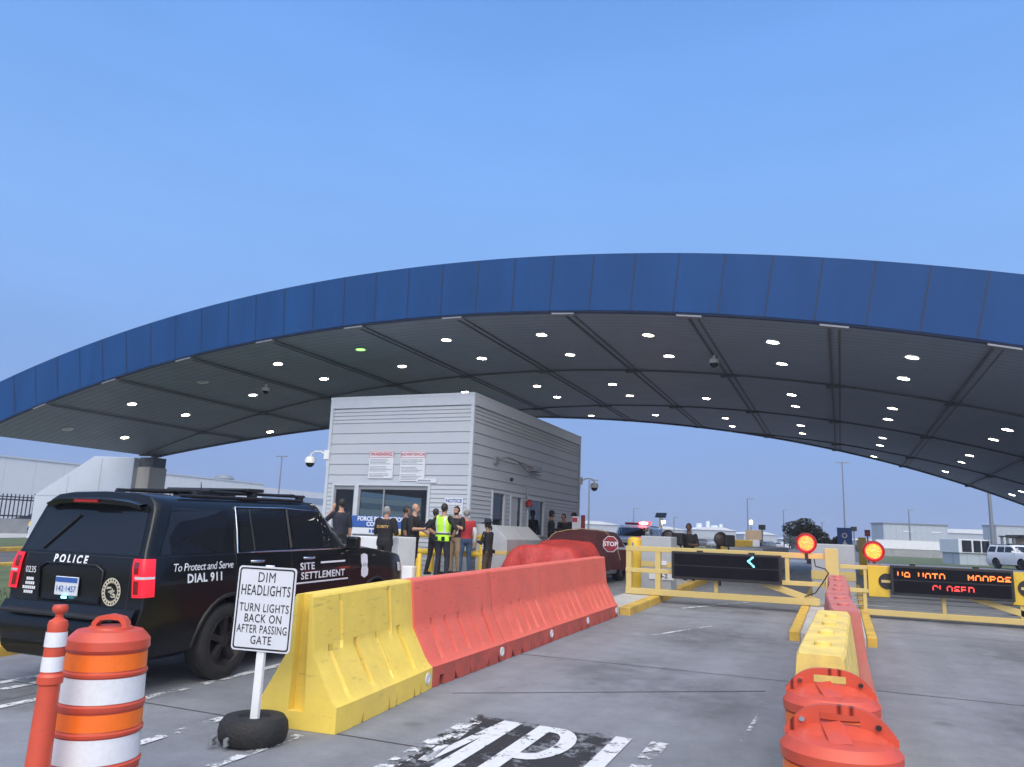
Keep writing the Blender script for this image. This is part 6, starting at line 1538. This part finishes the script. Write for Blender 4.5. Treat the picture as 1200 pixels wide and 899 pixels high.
# distant industrial roofs
M['far_wall'] = mat('distant pale wall', (.38, .42, .48), .8, var=.1, scale=.1); M['far_roof'] = mat('distant white roof', (.62, .66, .72), .7, var=.08, scale=.1)
rr = random.Random(9)
for k, (x, y, w, h, lb) in enumerate(((-78, 250, 22, 6.2, 'distant pale industrial shed directly right of the booth'), (-55, 256, 17, 5.2, 'distant pale shed behind the white police vehicle'), (-38, 262, 14, 5.6, 'distant white roofed shed behind the gate officer'), (-27, 300, 12, 5.0, 'distant low shed behind the yellow barrier'),
        (40, 300, 26, 8.2, 'distant grey shed between the grey buildings'), (-12, 330, 16, 3.6, 'distant low shed left of the dark tree'), (14, 330, 16, 4.2, 'distant low shed behind the tallest light pole'))):
    t = thing('distant_shed', lb, 'shed', (x, y, .64), R_(20))
    MB().box(-w/2, w/2, 0, 20, 0, h*.82).build('wall', M['far_wall'], t)
    MB().prism([(-w/2-.3, h*.82), (w/2+.3, h*.82), (w*.2, h), (-w*.25, h*.98)], 'y', -.4, 20.4).build('roof', M['far_roof'], t)
    for j in range(4): x0 = -w/2+.8+j*(w-1.6)/4; MB().box(x0, x0+w*.12, -.05, 0, .1, h*.45).build('door', M['lamp_off'], t)
t = thing('refinery_stack', 'cluster of pale distant tanks and thin stacks behind the gate officer', 'stacks', (-42, 275, .64))
for x, r, h in ((-3, 1.0, 7.0), (0, .7, 7.8), (2.2, 1.2, 6.4), (4.4, .6, 6.9)): MB().tube([(x, 0, 0), (x, 0, h)], r, 12).build('stack', M['far_roof'], t, smooth=60)

def foliage(n, blobs, size, rng):
    mb = MB()
    for i in range(n):
        c, r = blobs[rng.randrange(len(blobs))]
        while True:
            p = Vector((rng.uniform(-1, 1), rng.uniform(-1, 1), rng.uniform(-1, 1)))
            if .35 < p.length < 1: break
        q = Vector(c)+Vector((p.x*r[0], p.y*r[1], p.z*r[2])); a = Euler((rng.uniform(0, 6.3), rng.uniform(0, 6.3), rng.uniform(0, 6.3))).to_matrix(); sz = size*rng.uniform(.5, 1.4)
        mb.add([q+a @ Vector((-sz*.4, 0, 0)), q+a @ Vector((0, -sz, 0)), q+a @ Vector((sz*.4, 0, 0)), q+a @ Vector((0, sz, 0))], [(0, 1, 2, 3)])
    return mb
M['leaf'] = mat('dark leaves', (.030, .034, .020), .8, var=.45, scale=2.2); M['bark'] = mat('bark', (.06, .045, .035), .9, var=.3, scale=8, bump=.5)
rng = random.Random(3)
t = thing('tree', 'dark rounded tree standing beyond the gates behind the red signal lamp', 'tree', (-2.0, 49.0, .64))
foliage(3600, [((-.50, 0, 2.0), (.70, .7, .42)), ((.10, 0, 2.22), (.62, .7, .40)), ((.50, .1, 1.85), (.62, .7, .45)), ((-.1, .2, 1.8), (.8, .7, .32)), ((.95, 0, 1.5), (.5, .6, .42)), ((1.25, .1, 1.05), (.42, .6, .5))], .085, rng).build('crown', M['leaf'], t)
mb = MB(); mb.tube([(.3, 0, 0), (.25, 0, .8), (.05, 0, 1.6)], [.16, .12, .06], 8); mb.tube([(.25, 0, .8), (.7, 0, 1.5)], [.09, .04], 6); mb.tube([(.2, 0, 1.0), (-.4, .1, 1.8)], [.07, .03], 6); mb.build('trunk', M['bark'], t, smooth=60)
t = thing('shrub', 'low dark shrub to the right of the dark tree beside the blue sign', 'shrub', (-.42, 47.0, .64)); foliage(1500, [((0, 0, .75), (.55, .5, .6)), ((.4, 0, .9), (.35, .4, .55)), ((.2, 0, 1.3), (.22, .3, .3))], .08, rng).build('crown', M['leaf'], t); MB().tube([(0, 0, 0), (.05, 0, .7)], [.08, .04], 8).build('trunk', M['bark'], t)
for k, (x, y, s_) in enumerate(((-8.5, 150, 1.0), (-6.8, 152, 1.25), (-14.5, 150, .8))):
    t = thing('tree', ('small round dark tree in the distance left of the dark tree', 'taller of the small dark trees in the distance left of the dark tree', 'lowest small tree in the distance behind the white cabinet')[k], 'tree', (x, y, .64)); foliage(500, [((0, 0, 2.0*s_), (1.2*s_, 1.2*s_, 1.3*s_)), ((.6, 0, 1.6*s_), (.9*s_, .9, .9*s_))], .28, rng).build('crown', M['leaf'], t); MB().tube([(0, 0, 0), (0, 0, 1.8*s_)], [.14, .07], 8).build('trunk', M['bark'], t)

# ------------------------------------------------------------------ dusk haze over the whole site
hm = bpy.data.materials.new('haze'); hm.use_nodes = True; N = hm.node_tree.nodes; L = hm.node_tree.links
N.remove(N["Principled BSDF"]); pv = N.new("ShaderNodeVolumePrincipled"); pv.inputs['Density'].default_value = 0.0011; pv.inputs['Color'].default_value = (.80, .87, 1.0, 1); pv.inputs['Anisotropy'].default_value = 0.2
L.new(pv.outputs[0], N["Material Output"].inputs['Volume'])
hz = MB().box(-330, 330, -60, 400, -1.0, 13.5).build('haze', hm); tag(hz, 'thin bluish dusk haze over the whole checkpoint', 'haze', kind='stuff')
